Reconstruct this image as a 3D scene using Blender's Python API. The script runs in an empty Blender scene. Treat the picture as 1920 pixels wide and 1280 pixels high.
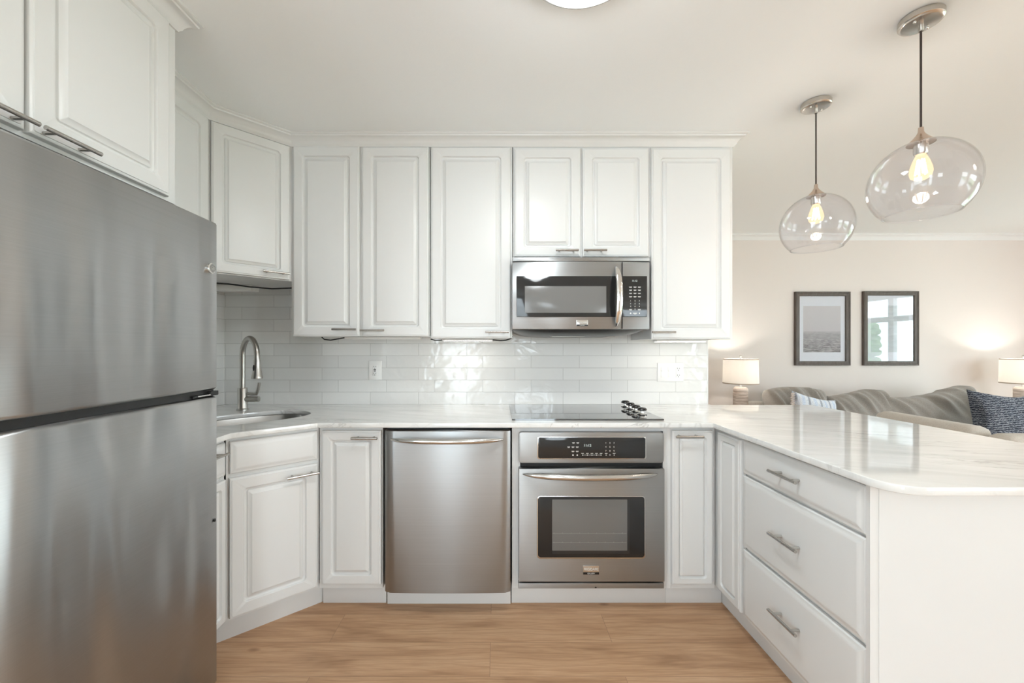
import bpy, bmesh, math, random
from mathutils import Matrix, Vector
random.seed(7)
PI = math.pi
S = bpy.context.scene
COL = S.collection

# ------------------------------------------------------------------ camera
CX, CY, F, H = 932.0, 650.0, 747.0, 1.275      # principal point and focal length in pixels of a 1920x1280 frame, eye height
cam_d = bpy.data.cameras.new('camera')
cam = bpy.data.objects.new('camera', cam_d); COL.objects.link(cam)
cam.location = (0, 0, H); cam.rotation_euler = (PI/2, 0, 0)
cam_d.sensor_fit = 'HORIZONTAL'; cam_d.sensor_width = 36.0; cam_d.lens = 36.0*F/1920
cam_d.shift_x = (960-CX)/1920; cam_d.shift_y = (CY-640)/1920
cam_d.clip_start = 0.02; cam_d.clip_end = 200
S.camera = cam

# ------------------------------------------------------------------ world, exposure
w = bpy.data.worlds.new('daylight'); S.world = w; w.use_nodes = True
bg = w.node_tree.nodes['Background']
bg.inputs[0].default_value = (0.812, 0.926, 1.0, 1); bg.inputs[1].default_value = 8.5
S.view_settings.view_transform = 'Standard'; S.view_settings.look = 'None'
S.view_settings.gamma = 1.0; S.view_settings.use_curve_mapping = False
S.view_settings.exposure = 0.20
S.cycles.max_bounces = 10; S.cycles.diffuse_bounces = 6; S.cycles.glossy_bounces = 5
S.cycles.transmission_bounces = 8; S.cycles.transparent_max_bounces = 16
S.cycles.sample_clamp_indirect = 6.0
S.cycles.caustics_reflective = False; S.cycles.caustics_refractive = False

def lamp(name, kind, loc, energy, color=(1, 1, 1), rot=(0, 0, 0), **kw):
    d = bpy.data.lights.new(name, kind); d.energy = energy; d.color = color
    for k, v in kw.items(): setattr(d, k, v)
    o = bpy.data.objects.new(name, d); COL.objects.link(o); o.location = loc; o.rotation_euler = rot
    return o
def portal(name, loc, rot, sx, sy):
    o = lamp(name, 'AREA', loc, 0, rot=rot, shape='RECTANGLE', size=sx, size_y=sy); o.data.cycles.is_portal = True
    return o
CEIL = 2.43; XL = -1.727; YB = 2.52; XR = 6.0; YF = 4.10; YR = -2.6
portal('daylight_portal', (XR+0.05, 2.075, 1.03), (0, PI/2, 0), 2.06, 1.55)
portal('daylight_portal', (XR+0.05, -1.1, 1.25), (0, PI/2, 0), 1.7, 2.0)
portal('daylight_portal', (4.75, YR-0.05, 1.1), (PI/2, 0, 0), 1.5, 2.2)
portal('daylight_portal', (-0.72, YR-0.05, 1.05), (PI/2, 0, 0), 0.55, 2.1)
portal('daylight_portal', (0.62, YR-0.05, 1.77), (PI/2, 0, 0), 0.65, 0.65)
portal('daylight_portal', (XL-0.06, -1.25, 1.5), (0, -PI/2, 0), 1.3, 1.5)

# ------------------------------------------------------------------ materials
def nt(name):
    m = bpy.data.materials.new(name); m.use_nodes = True
    return m, m.node_tree.nodes, m.node_tree.links, m.node_tree.nodes['Principled BSDF']
def mat(name, base, rough=0.5, metal=0.0, **kw):
    m, n, l, p = nt(name)
    p.inputs['Base Color'].default_value = (*base, 1); p.inputs['Roughness'].default_value = rough
    p.inputs['Metallic'].default_value = metal
    for k, v in kw.items(): p.inputs[k].default_value = v
    return m
def coords(n, l, scale=(1, 1, 1), loc=(0, 0, 0), rot=(0, 0, 0), world=False):
    mp = n.new('ShaderNodeMapping')
    mp.inputs['Scale'].default_value = scale; mp.inputs['Location'].default_value = loc; mp.inputs['Rotation'].default_value = rot
    if world: l.new(n.new('ShaderNodeNewGeometry').outputs['Position'], mp.inputs['Vector'])
    else: l.new(n.new('ShaderNodeTexCoord').outputs['Object'], mp.inputs['Vector'])
    return mp.outputs[0]
def noise(n, l, vec, scale=5, detail=4, rough=0.55, dist=0.0):
    t = n.new('ShaderNodeTexNoise'); t.inputs['Scale'].default_value = scale; t.inputs['Detail'].default_value = detail
    t.inputs['Roughness'].default_value = rough; t.inputs['Distortion'].default_value = dist
    l.new(vec, t.inputs['Vector']); return t.outputs['Fac']
def ramp(n, l, fac, stops):
    r = n.new('ShaderNodeValToRGB'); e = r.color_ramp.elements
    while len(e) < len(stops): e.new(0.5)
    for x, (pos, c) in zip(e, stops):
        x.position = pos; x.color = (*c, 1) if len(c) == 3 else c
    l.new(fac, r.inputs[0]); return r.outputs[0]
def bump(n, l, p, height, strength=0.1, dist=0.01):
    b = n.new('ShaderNodeBump'); b.inputs['Strength'].default_value = strength; b.inputs['Distance'].default_value = dist
    l.new(height, b.inputs['Height']); l.new(b.outputs[0], p.inputs['Normal']); return b
def mix(n, l, fac, a, b, kind='MIX'):
    m = n.new('ShaderNodeMix'); m.data_type = 'RGBA'; m.blend_type = kind
    for i, v in ((0, fac), (6, a), (7, b)):
        if hasattr(v, 'links'): l.new(v, m.inputs[i])
        else: m.inputs[i].default_value = v if i == 0 else (*v, 1)
    return m.outputs[2]

def white_paint(name, base, rough, s=60, st=0.03):
    m, n, l, p = nt(name)
    p.inputs['Base Color'].default_value = (*base, 1); p.inputs['Roughness'].default_value = rough
    bump(n, l, p, noise(n, l, coords(n, l, world=True), s, 3), st, 0.004)
    return m
M = {}
M['cab'] = white_paint('white_cabinet_paint', (0.72, 0.722, 0.712), 0.33, 40, 0.02)
M['ceil'] = white_paint('ceiling_paint', (0.88, 0.90, 0.90), 0.9, 120, 0.08)
M['wall'] = white_paint('beige_wall_paint', (0.76, 0.70, 0.655), 0.85, 150, 0.06)
M['wallw'] = white_paint('white_wall_paint', (0.78, 0.775, 0.76), 0.85, 150, 0.06)
M['trim'] = white_paint('trim_paint', (0.80, 0.80, 0.79), 0.4)
M['black'] = mat('black_plastic', (0.012, 0.012, 0.012), 0.35)
M['rubber'] = mat('black_cord', (0.01, 0.01, 0.01), 0.5)
M['dark'] = mat('dark_recess', (0.02, 0.02, 0.02), 0.7)
M['glassblack'] = mat('black_glass', (0.018, 0.018, 0.018), 0.06)
M['plate'] = mat('white_plastic', (0.80, 0.79, 0.77), 0.3)
M['ink'] = mat('pale_print', (0.75, 0.75, 0.73), 0.5)
M['chrome'] = mat('polished_steel', (0.72, 0.71, 0.69), 0.12, 1.0)
M['nickel'] = mat('brushed_nickel', (0.46, 0.44, 0.41), 0.28, 1.0)
M['satin'] = mat('satin_nickel_canopy', (0.60, 0.57, 0.53), 0.25, 1.0)
M['display'] = mat('lit_display', (0.2, 0.2, 0.2), 0.4, **{'Emission Color': (0.8, 1, 0.95, 1), 'Emission Strength': 0.6})
M['bronze_cord'] = mat('brown_fabric_cord', (0.05, 0.035, 0.03), 0.7)

def steel(name, base, rough, aniso=0.75, wavy=0.0, grain=0.05):
    m, n, l, p = nt(name)
    p.inputs['Metallic'].default_value = 1.0
    v = coords(n, l, (1.2, 1.2, 260), world=True)
    f = noise(n, l, v, 2.0, 5, 0.6)
    c = ramp(n, l, f, [(0.25, tuple(x*(1-grain) for x in base)), (0.75, tuple(min(1, x*(1+grain)) for x in base))])
    l.new(c, p.inputs['Base Color'])
    r = n.new('ShaderNodeMapRange'); r.inputs['To Min'].default_value = rough*0.85; r.inputs['To Max'].default_value = rough*1.15
    l.new(f, r.inputs[0]); l.new(r.outputs[0], p.inputs['Roughness'])
    p.inputs['Anisotropic'].default_value = aniso; p.inputs['Anisotropic Rotation'].default_value = 0.25
    t = n.new('ShaderNodeTangent'); t.direction_type = 'RADIAL'; t.axis = 'Z'
    l.new(t.outputs[0], p.inputs['Tangent'])
    if wavy:
        bump(n, l, p, noise(n, l, coords(n, l, (3.2, 3.2, 0.55), world=True), 1.3, 1, 0.4), 1.0, wavy)
    return m
M['steel'] = steel('brushed_stainless', (0.43, 0.44, 0.445), 0.38, 0.9)
M['fridge'] = steel('brushed_stainless_refrigerator', (0.44, 0.445, 0.445), 0.32, 0.88, 0.09)
M['ovensteel'] = steel('matte_stainless', (0.41, 0.415, 0.415), 0.40, 0.8)
M['handle'] = steel('bar_handle_nickel', (0.50, 0.48, 0.45), 0.26, 0.3)
M['sinksteel'] = steel('sink_steel', (0.33, 0.325, 0.315), 0.34, 0.4)

def tile_mat():
    m, n, l, p = nt('white_subway_tile')
    sep = n.new('ShaderNodeSeparateXYZ'); l.new(n.new('ShaderNodeNewGeometry').outputs['Position'], sep.inputs[0])
    # along-wall coordinate: x plus y so that both walls of the corner are tiled
    a = n.new('ShaderNodeMath'); a.operation = 'ADD'; l.new(sep.outputs[0], a.inputs[0]); l.new(sep.outputs[1], a.inputs[1])
    cmb = n.new('ShaderNodeCombineXYZ'); l.new(a.outputs[0], cmb.inputs[0]); l.new(sep.outputs[2], cmb.inputs[1])
    mp = n.new('ShaderNodeMapping'); mp.inputs['Location'].default_value = (1.104-0.0945-YB+0.304*8, -1.219+0.0765*20, 0); l.new(cmb.outputs[0], mp.inputs[0])
    b = n.new('ShaderNodeTexBrick'); l.new(mp.outputs[0], b.inputs['Vector'])
    b.offset = 0.335; b.offset_frequency = 2; b.squash = 1
    b.inputs['Scale'].default_value = 1; b.inputs['Mortar Size'].default_value = 0.0011; b.inputs['Mortar Smooth'].default_value = 0.15
    b.inputs['Brick Width'].default_value = 0.304; b.inputs['Row Height'].default_value = 0.0765; b.inputs['Bias'].default_value = 0
    b.inputs['Color1'].default_value = (0.71, 0.705, 0.69, 1); b.inputs['Color2'].default_value = (0.78, 0.775, 0.757, 1)
    b.inputs['Mortar'].default_value = (0.50, 0.49, 0.475, 1)
    l.new(b.outputs['Color'], p.inputs['Base Color'])
    p.inputs['Roughness'].default_value = 0.09
    # hand-made glaze: soft waves, different from tile to tile
    sc = n.new('ShaderNodeVectorMath'); sc.operation = 'ADD'; l.new(mp.outputs[0], sc.inputs[0])
    bc = n.new('ShaderNodeVectorMath'); bc.operation = 'SCALE'; bc.inputs['Scale'].default_value = 40; l.new(b.outputs['Color'], bc.inputs[0]); l.new(bc.outputs[0], sc.inputs[1])
    f = noise(n, l, sc.outputs[0], 11, 2, 0.5, 0.4)
    inv = n.new('ShaderNodeMath'); inv.operation = 'MULTIPLY_ADD'; inv.inputs[1].default_value = -0.25
    l.new(b.outputs['Fac'], inv.inputs[0]); l.new(f, inv.inputs[2])
    bump(n, l, p, inv.outputs[0], 0.75, 0.006)
    return m
M['tile'] = tile_mat()

def floor_mat():
    m, n, l, p = nt('oak_plank_floor')
    pos = coords(n, l, (1, 1, 1), (-0.496+12.2, -1.72+3.78, 0), world=True)
    b = n.new('ShaderNodeTexBrick'); l.new(pos, b.inputs['Vector']); b.offset = 0.43; b.offset_frequency = 2
    b.inputs['Scale'].default_value = 1; b.inputs['Brick Width'].default_value = 1.22; b.inputs['Row Height'].default_value = 0.18
    b.inputs['Mortar Size'].default_value = 0.0009; b.inputs['Mortar Smooth'].default_value = 0.3; b.inputs['Bias'].default_value = 0
    b.inputs['Color1'].default_value = (0, 0, 0, 1); b.inputs['Color2'].default_value = (1, 1, 1, 1); b.inputs['Mortar'].default_value = (0.4, 0.4, 0.4, 1)
    add = n.new('ShaderNodeVectorMath'); add.operation = 'MULTIPLY_ADD'; add.inputs[1].default_value = (7.3, 3.7, 0)
    l.new(b.outputs['Color'], add.inputs[0]); l.new(pos, add.inputs[2])
    def stretch(s):
        mp = n.new('ShaderNodeMapping'); mp.inputs['Scale'].default_value = s; l.new(add.outputs[0], mp.inputs[0]); return mp.outputs[0]
    big = noise(n, l, stretch((1.1, 7.0, 1)), 1.6, 3, 0.55, 0.6)
    fine = noise(n, l, stretch((3.5, 120.0, 1)), 2.0, 5, 0.7, 0.15)
    wv = n.new('ShaderNodeTexWave'); wv.wave_type = 'BANDS'; wv.bands_direction = 'Y'; wv.inputs['Scale'].default_value = 5.5
    wv.inputs['Distortion'].default_value = 11; wv.inputs['Detail'].default_value = 2.5; wv.inputs['Detail Scale'].default_value = 0.7
    l.new(stretch((0.42, 2.0, 1)), wv.inputs['Vector'])
    c1 = ramp(n, l, big, [(0.30, (0.39, 0.225, 0.124)), (0.5, (0.55, 0.34, 0.20)), (0.75, (0.63, 0.415, 0.26))])
    g = ramp(n, l, fine, [(0.32, (0.82, 0.78, 0.74)), (0.60, (1.05, 1.05, 1.05))])
    c2 = mix(n, l, 1.0, c1, g, 'MULTIPLY')
    w2 = ramp(n, l, wv.outputs['Fac'], [(0.0, (0.80, 0.75, 0.70)), (0.22, (1, 1, 1))])
    c3 = mix(n, l, 0.55, c2, w2, 'MULTIPLY')
    # knots
    vo = n.new('ShaderNodeTexVoronoi'); vo.inputs['Scale'].default_value = 2.3; l.new(stretch((0.9, 2.1, 1)), vo.inputs['Vector'])
    kn = ramp(n, l, vo.outputs['Distance'], [(0.0, (0.22, 0.17, 0.14)), (0.022, (0.5, 0.42, 0.36)), (0.075, (1, 1, 1))])
    c4 = mix(n, l, 0.9, c3, kn, 'MULTIPLY')
    tint = ramp(n, l, b.outputs['Color'], [(0, (0.92, 0.90, 0.88)), (1, (1.05, 1.05, 1.05))])
    c5 = mix(n, l, 1.0, c4, tint, 'MULTIPLY')
    seam = mix(n, l, b.outputs['Fac'], c5, (0.26, 0.155, 0.095))
    l.new(seam, p.inputs['Base Color']); p.inputs['Roughness'].default_value = 0.5
    bump(n, l, p, fine, 0.06, 0.003)
    return m
M['floor'] = floor_mat()

def marble_mat():
    m, n, l, p = nt('white_quartz_grey_veins')
    v = coords(n, l, (1, 1, 1), rot=(0, 0, 0.30), world=True)
    st = n.new('ShaderNodeMapping'); st.inputs['Scale'].default_value = (0.55, 3.2, 1); l.new(v, st.inputs[0])
    a = noise(n, l, st.outputs[0], 1.5, 6, 0.6, 1.2)
    def vein(fac, c, wd):
        s = n.new('ShaderNodeMath'); s.operation = 'SUBTRACT'; s.inputs[1].default_value = c; l.new(fac, s.inputs[0])
        ab = n.new('ShaderNodeMath'); ab.operation = 'ABSOLUTE'; l.new(s.outputs[0], ab.inputs[0])
        return ramp(n, l, ab.outputs[0], [(0.0, (1, 1, 1)), (wd*0.35, (0.5, 0.5, 0.5)), (wd, (0, 0, 0))])
    v1 = vein(a, 0.5, 0.012)
    st2 = n.new('ShaderNodeMapping'); st2.inputs['Scale'].default_value = (0.7, 2.4, 1); st2.inputs['Location'].default_value = (3, 7, 0); st2.inputs['Rotation'].default_value = (0, 0, -0.25); l.new(v, st2.inputs[0])
    v2 = vein(noise(n, l, st2.outputs[0], 1.1, 5, 0.55, 0.8), 0.47, 0.010)
    cloud = noise(n, l, st.outputs[0], 4.5, 4, 0.6, 0.6)
    base = ramp(n, l, cloud, [(0.3, (0.70, 0.70, 0.685)), (0.7, (0.82, 0.818, 0.80))])
    gate = ramp(n, l, noise(n, l, v, 1.6, 2), [(0.42, (0.1, 0.1, 0.1)), (0.62, (0.75, 0.75, 0.75))])
    k = mix(n, l, 1.0, mix(n, l, 1.0, v1, v2, 'LIGHTEN'), gate, 'MULTIPLY')
    bw = n.new('ShaderNodeRGBToBW'); l.new(k, bw.inputs[0])
    l.new(mix(n, l, bw.outputs[0], base, (0.40, 0.39, 0.375)), p.inputs['Base Color'])
    p.inputs['Roughness'].default_value = 0.045; p.inputs['IOR'].default_value = 1.6
    return m
M['marble'] = marble_mat()

def clear_glass(name, tint=(0.97, 0.97, 0.98), ior=1.45):
    m = bpy.data.materials.new(name); m.use_nodes = True; n, l = m.node_tree.nodes, m.node_tree.links
    n.remove(n['Principled BSDF']); out = n['Material Output']
    t = n.new('ShaderNodeBsdfTransparent'); t.inputs[0].default_value = (*tint, 1)
    g = n.new('ShaderNodeBsdfGlossy'); g.inputs['Roughness'].default_value = 0.0
    lw = n.new('ShaderNodeLayerWeight'); lw.inputs[0].default_value = 0.5            # Schlick reflectance, the same on both faces of the pane
    pw = n.new('ShaderNodeMath'); pw.operation = 'POWER'; pw.inputs[1].default_value = 5; l.new(lw.outputs['Facing'], pw.inputs[0])
    r0 = ((ior-1)/(ior+1))**2
    f = n.new('ShaderNodeMath'); f.operation = 'MULTIPLY_ADD'; f.inputs[1].default_value = 1-r0; f.inputs[2].default_value = r0; l.new(pw.outputs[0], f.inputs[0])
    x = n.new('ShaderNodeMixShader'); l.new(f.outputs[0], x.inputs[0]); l.new(t.outputs[0], x.inputs[1]); l.new(g.outputs[0], x.inputs[2])
    l.new(x.outputs[0], out.inputs[0]); return m
M['glass'] = clear_glass('clear_blown_glass', (0.98, 0.977, 0.985))
M['pane'] = clear_glass('window_pane', (0.97, 0.99, 0.98))
M['pictureglass'] = clear_glass('picture_glass', (0.98, 0.98, 0.98), 1.7)

def glow(name, col, strength, clear=0.0):
    m = bpy.data.materials.new(name); m.use_nodes = True; n, l = m.node_tree.nodes, m.node_tree.links
    n.remove(n['Principled BSDF']); out = n['Material Output']
    e = n.new('ShaderNodeEmission'); e.inputs[0].default_value = (*col, 1); e.inputs[1].default_value = strength
    if clear:
        t = n.new('ShaderNodeBsdfTransparent'); x = n.new('ShaderNodeMixShader'); x.inputs[0].default_value = clear
        l.new(e.outputs[0], x.inputs[1]); l.new(t.outputs[0], x.inputs[2]); l.new(x.outputs[0], out.inputs[0])
    else: l.new(e.outputs[0], out.inputs[0])
    return m
M['bulb'] = glow('amber_bulb_envelope', (1.0, 0.72, 0.42), 1.5, 0.55)
M['filament'] = glow('hot_filament', (1.0, 0.86, 0.66), 14)
M['domelight'] = glow('lit_ceiling_diffuser', (1.0, 0.985, 0.95), 5)
M['strip'] = glow('lit_under_cabinet_strip', (1.0, 0.93, 0.84), 9)

def shade_mat():
    m = bpy.data.materials.new('linen_lamp_shade'); m.use_nodes = True; n, l = m.node_tree.nodes, m.node_tree.links
    n.remove(n['Principled BSDF']); out = n['Material Output']
    d = n.new('ShaderNodeBsdfDiffuse'); d.inputs[0].default_value = (0.86, 0.84, 0.81, 1)
    t = n.new('ShaderNodeBsdfTranslucent'); t.inputs[0].default_value = (0.95, 0.92, 0.88, 1)
    x = n.new('ShaderNodeMixShader'); x.inputs[0].default_value = 0.5
    l.new(d.outputs[0], x.inputs[1]); l.new(t.outputs[0], x.inputs[2]); l.new(x.outputs[0], out.inputs[0]); return m
M['shade'] = shade_mat()

def fabric(name, a, b, scale=180, rough=0.9, bs=0.25):
    m, n, l, p = nt(name)
    f = noise(n, l, coords(n, l, world=False), scale, 3, 0.7)
    l.new(ramp(n, l, f, [(0.35, a), (0.65, b)]), p.inputs['Base Color']); p.inputs['Roughness'].default_value = rough
    p.inputs['Sheen Weight'].default_value = 0.2
    bump(n, l, p, f, bs, 0.004); return m
M['sofa'] = fabric('grey_brown_chenille', (0.29, 0.265, 0.235), (0.38, 0.35, 0.315))
M['beige'] = fabric('beige_upholstery', (0.50, 0.455, 0.40), (0.60, 0.55, 0.49))

def tweed_mat():
    m, n, l, p = nt('navy_tweed')
    wv = n.new('ShaderNodeTexWave'); wv.bands_direction = 'Z'; wv.inputs['Scale'].default_value = 22; wv.inputs['Distortion'].default_value = 5
    wv.inputs['Detail'].default_value = 3; wv.inputs['Detail Scale'].default_value = 4
    l.new(coords(n, l), wv.inputs[0])
    f2 = noise(n, l, coords(n, l, (1, 1, 1.6)), 130, 2, 0.7)
    a = mix(n, l, 0.5, wv.outputs['Color'], f2, 'MULTIPLY')
    bw = n.new('ShaderNodeRGBToBW'); l.new(a, bw.inputs[0])
    l.new(ramp(n, l, bw.outputs[0], [(0.15, (0.022, 0.028, 0.045)), (0.45, (0.085, 0.10, 0.14)), (0.75, (0.36, 0.38, 0.42))]), p.inputs['Base Color'])
    p.inputs['Roughness'].default_value = 0.95; bump(n, l, p, bw.outputs[0], 0.6, 0.008); return m
M['tweed'] = tweed_mat()
def pale_blue_mat():
    m, n, l, p = nt('pale_blue_woven')
    wv = n.new('ShaderNodeTexWave'); wv.bands_direction = 'X'; wv.inputs['Scale'].default_value = 3.4; wv.inputs['Distortion'].default_value = 2.5
    wv.inputs['Detail'].default_value = 2; l.new(coords(n, l), wv.inputs[0])
    c = ramp(n, l, wv.outputs['Fac'], [(0.02, (0.36, 0.38, 0.42)), (0.10, (0.68, 0.72, 0.78)), (0.6, (0.76, 0.78, 0.80)), (1.0, (0.60, 0.68, 0.79))])
    f = noise(n, l, coords(n, l), 150, 2, 0.7)
    l.new(mix(n, l, 0.6, c, ramp(n, l, f, [(0.35, (0.6, 0.65, 0.75)), (0.6, (1.1, 1.1, 1.1))]), 'MULTIPLY'), p.inputs['Base Color'])
    p.inputs['Roughness'].default_value = 0.95; bump(n, l, p, f, 0.5, 0.006); return m
M['paleblue'] = pale_blue_mat()
M['blush'] = fabric('taupe_fringe', (0.40, 0.32, 0.28), (0.62, 0.54, 0.48), 120)
def frame_wood():
    m, n, l, p = nt('weathered_brown_wood')
    f = noise(n, l, coords(n, l, (30, 30, 4)), 2, 4, 0.65)
    l.new(ramp(n, l, f, [(0.3, (0.060, 0.044, 0.034)), (0.7, (0.12, 0.095, 0.078))]), p.inputs['Base Color']); p.inputs['Roughness'].default_value = 0.45; return m
M['frame'] = frame_wood()
def sea_print():
    m, n, l, p = nt('grey_sea_print')
    sep = n.new('ShaderNodeSeparateXYZ'); l.new(n.new('ShaderNodeTexCoord').outputs['Generated'], sep.inputs[0])
    sky = ramp(n, l, sep.outputs[2], [(0.40, (0.44, 0.44, 0.47)), (0.46, (0.60, 0.59, 0.62)), (1.0, (0.66, 0.65, 0.68))])
    mp = n.new('ShaderNodeMapping'); mp.inputs['Scale'].default_value = (5, 1, 34); l.new(n.new('ShaderNodeTexCoord').outputs['Generated'], mp.inputs[0])
    f = noise(n, l, mp.outputs[0], 1.3, 4, 0.6, 0.8)
    sea = ramp(n, l, f, [(0.36, (0.09, 0.09, 0.10)), (0.5, (0.28, 0.28, 0.30)), (0.64, (0.50, 0.50, 0.53))])
    k = ramp(n, l, sep.outputs[2], [(0.02, (1, 1, 1)), (0.44, (0.25, 0.25, 0.25)), (0.46, (0, 0, 0))])
    bw = n.new('ShaderNodeRGBToBW'); l.new(k, bw.inputs[0])
    l.new(mix(n, l, bw.outputs[0], sky, sea), p.inputs['Base Color']); p.inputs['Roughness'].default_value = 0.7; return m
M['print'] = sea_print()
M['mat_board'] = mat('white_mat_board', (0.82, 0.86, 0.94), 0.8)
def pale_print():
    m, n, l, p = nt('pale_sea_print')
    f = noise(n, l, coords(n, l, (2, 1, 9)), 3, 4, 0.6, 0.5)
    l.new(ramp(n, l, f, [(0.3, (0.50, 0.56, 0.60)), (0.7, (0.66, 0.72, 0.76))]), p.inputs['Base Color']); p.inputs['Roughness'].default_value = 0.7; return m
M['print2'] = pale_print()
def lampbase_mat():
    m, n, l, p = nt('whitewashed_ceramic')
    f = noise(n, l, coords(n, l, (8, 8, 60)), 2, 3)
    l.new(ramp(n, l, f, [(0.3, (0.48, 0.39, 0.33)), (0.7, (0.72, 0.64, 0.58))]), p.inputs['Base Color']); p.inputs['Roughness'].default_value = 0.6; return m
M['lampbase'] = lampbase_mat()
M['leaf'] = fabric('green_foliage', (0.03, 0.10, 0.02), (0.16, 0.34, 0.08), 12)
M['lawn'] = fabric('lawn', (0.20, 0.27, 0.14), (0.36, 0.44, 0.26), 3)
M['stucco'] = mat('pale_stucco', (0.86, 0.86, 0.85), 0.9)  # kept pale so the outside ground bounces daylight onto the ceiling
M['mesh_reflect'] = mat('reflection_grey_oven_screen', (0.16, 0.157, 0.15), 0.12)  # grey paints in the room reflection as well as the screen dots
M['mwglass'] = mat('screened_microwave_glass', (0.17, 0.168, 0.163), 0.16)
M['wood'] = mat('side_table_oak', (0.30, 0.20, 0.12), 0.5)
M['copper'] = mat('warm_satin_socket', (0.62, 0.50, 0.42), 0.25, 1.0)

# ------------------------------------------------------------------ mesh builder
def rrect(x0, x1, z0, z1, r, k=5):
    pts = []
    r = min(r, (x1-x0)/2-1e-5, (z1-z0)/2-1e-5)
    for cx, cz, a in ((x1-r, z1-r, 0), (x0+r, z1-r, 90), (x0+r, z0+r, 180), (x1-r, z0+r, 270)):
        for i in range(k+1):
            t = math.radians(a+90*i/k); pts.append((cx+r*math.cos(t), cz+r*math.sin(t)))
    return pts
class B:
    def __init__(s): s.bm = bmesh.new()
    def loft(s, loops, closed=True, cap=True):
        vs = [[s.bm.verts.new(p) for p in lp] for lp in loops]
        nn = len(vs[0])
        for a, b in zip(vs, vs[1:]):
            for i in range(nn if closed else nn-1):
                j = (i+1) % nn
                s.bm.faces.new((a[i], a[j], b[j], b[i]))
        if cap and closed:
            s.bm.faces.new(list(reversed(vs[0]))); s.bm.faces.new(vs[-1])
        return s
    def box(s, x0, x1, y0, y1, z0, z1, bev=0.0, seg=2):
        x0, x1 = min(x0, x1), max(x0, x1); y0, y1 = min(y0, y1), max(y0, y1); z0, z1 = min(z0, z1), max(z0, z1)
        c = [s.bm.verts.new(p) for p in ((x0, y0, z0), (x1, y0, z0), (x1, y1, z0), (x0, y1, z0), (x0, y0, z1), (x1, y0, z1), (x1, y1, z1), (x0, y1, z1))]
        fs = [s.bm.faces.new([c[i] for i in q]) for q in ((3, 2, 1, 0), (4, 5, 6, 7), (0, 1, 5, 4), (1, 2, 6, 5), (2, 3, 7, 6), (3, 0, 4, 7))]
        if bev:
            es = {e for f in fs for e in f.edges}
            bmesh.ops.bevel(s.bm, geom=list(es), offset=bev, segments=seg, affect='EDGES', profile=0.5)
        return s
    def slab(s, x0, x1, z0, z1, y0, y1, r=0.01, e=0.002):
        """rounded-rectangle plate, front at y0, back at y1, front edge eased by e"""
        L = [(0, y1), (0, y0+e), (e*0.3, y0+e*0.3), (e, y0)]
        s.loft([[(p[0], y, p[1]) for p in rrect(x0+i, x1-i, z0+i, z1-i, max(r-i, 1e-4))] for i, y in L]); return s
    def panel(s, x0, x1, z0, z1, yf, t, prof):
        """front with nested outlines: prof = (inset, depth towards viewer, corner radius)"""
        loops = [[(p[0], yf+t, p[1]) for p in rrect(x0, x1, z0, z1, 0.001)]]
        for i, d, r in prof:
            loops.append([(p[0], yf-d, p[1]) for p in rrect(x0+i, x1-i, z0+i, z1-i, max(r, 1e-4))])
        s.loft(loops); return s
    def tube(s, pts, r, seg=10, cap=True, flat=None):
        pts = [Vector(p) for p in pts]; n = len(pts)
        rs = r if isinstance(r, (list, tuple)) else [r]*n
        loops = []; up = Vector((0, 0, 1)); prev = None
        for i in range(n):
            d = (pts[min(i+1, n-1)]-pts[max(i-1, 0)]).normalized()
            if prev is None:
                a = d.cross(up) if abs(d.dot(up)) < 0.95 else d.cross(Vector((1, 0, 0)))
            else: a = prev - d*prev.dot(d)
            a.normalize(); prev = a; b = d.cross(a)
            k = flat or 1.0
            loops.append([tuple(pts[i]+a*rs[i]*math.cos(2*PI*j/seg)+b*rs[i]*k*math.sin(2*PI*j/seg)) for j in range(seg)])
        s.loft(loops, cap=cap); return s
    def cyl(s, p0, p1, r, seg=16, r2=None): return s.tube([p0, p1], [r, r if r2 is None else r2], seg)
    def lathe(s, prof, c=(0, 0, 0), seg=32, cap=False):
        loops = [[(c[0]+r*math.cos(2*PI*j/seg), c[1]+r*math.sin(2*PI*j/seg), c[2]+z) for j in range(seg)] for r, z in prof]
        s.loft(loops, cap=cap); return s
    def prism(s, poly, z0, z1):
        s.loft([[(x, y, z0) for x, y in poly], [(x, y, z1) for x, y in poly]]); return s
    def ball(s, c, r, u=12, v=8, sc=(1, 1, 1)):
        m = Matrix.Translation(c) @ Matrix.Diagonal((r*sc[0], r*sc[1], r*sc[2], 1))
        bmesh.ops.create_uvsphere(s.bm, u_segments=u, v_segments=v, radius=1, matrix=m); return s
    def done(s, name, m, parent=None, local=False, smooth=35, kind=None):
        bmesh.ops.remove_doubles(s.bm, verts=s.bm.verts, dist=1e-6)
        bmesh.ops.recalc_face_normals(s.bm, faces=s.bm.faces)
        me = bpy.data.meshes.new(name); s.bm.to_mesh(me); s.bm.free()
        me.materials.append(m)
        if smooth:
            me.shade_smooth(); me.set_sharp_from_angle(angle=math.radians(smooth))
        o = bpy.data.objects.new(name, me); COL.objects.link(o)
        if parent is not None:
            o.parent = parent
            if not local:
                root = parent
                while root.parent: root = root.parent
                me.transform((Matrix.Translation(root.location) @ root.rotation_euler.to_matrix().to_4x4()).inverted())
        if kind: o['kind'] = kind
        return o
def thing(name, label, cat, loc=(0, 0, 0), rz=0.0, group=None):
    o = bpy.data.objects.new(name, None); COL.objects.link(o); o.empty_display_size = 0.1
    o.location = loc; o.rotation_euler = (0, 0, rz); o['label'] = label; o['category'] = cat
    if group: o['group'] = group
    return o
def tag(o, label, cat, group=None, kind=None):
    o['label'] = label; o['category'] = cat
    if group: o['group'] = group
    if kind: o['kind'] = kind
    return o
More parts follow.
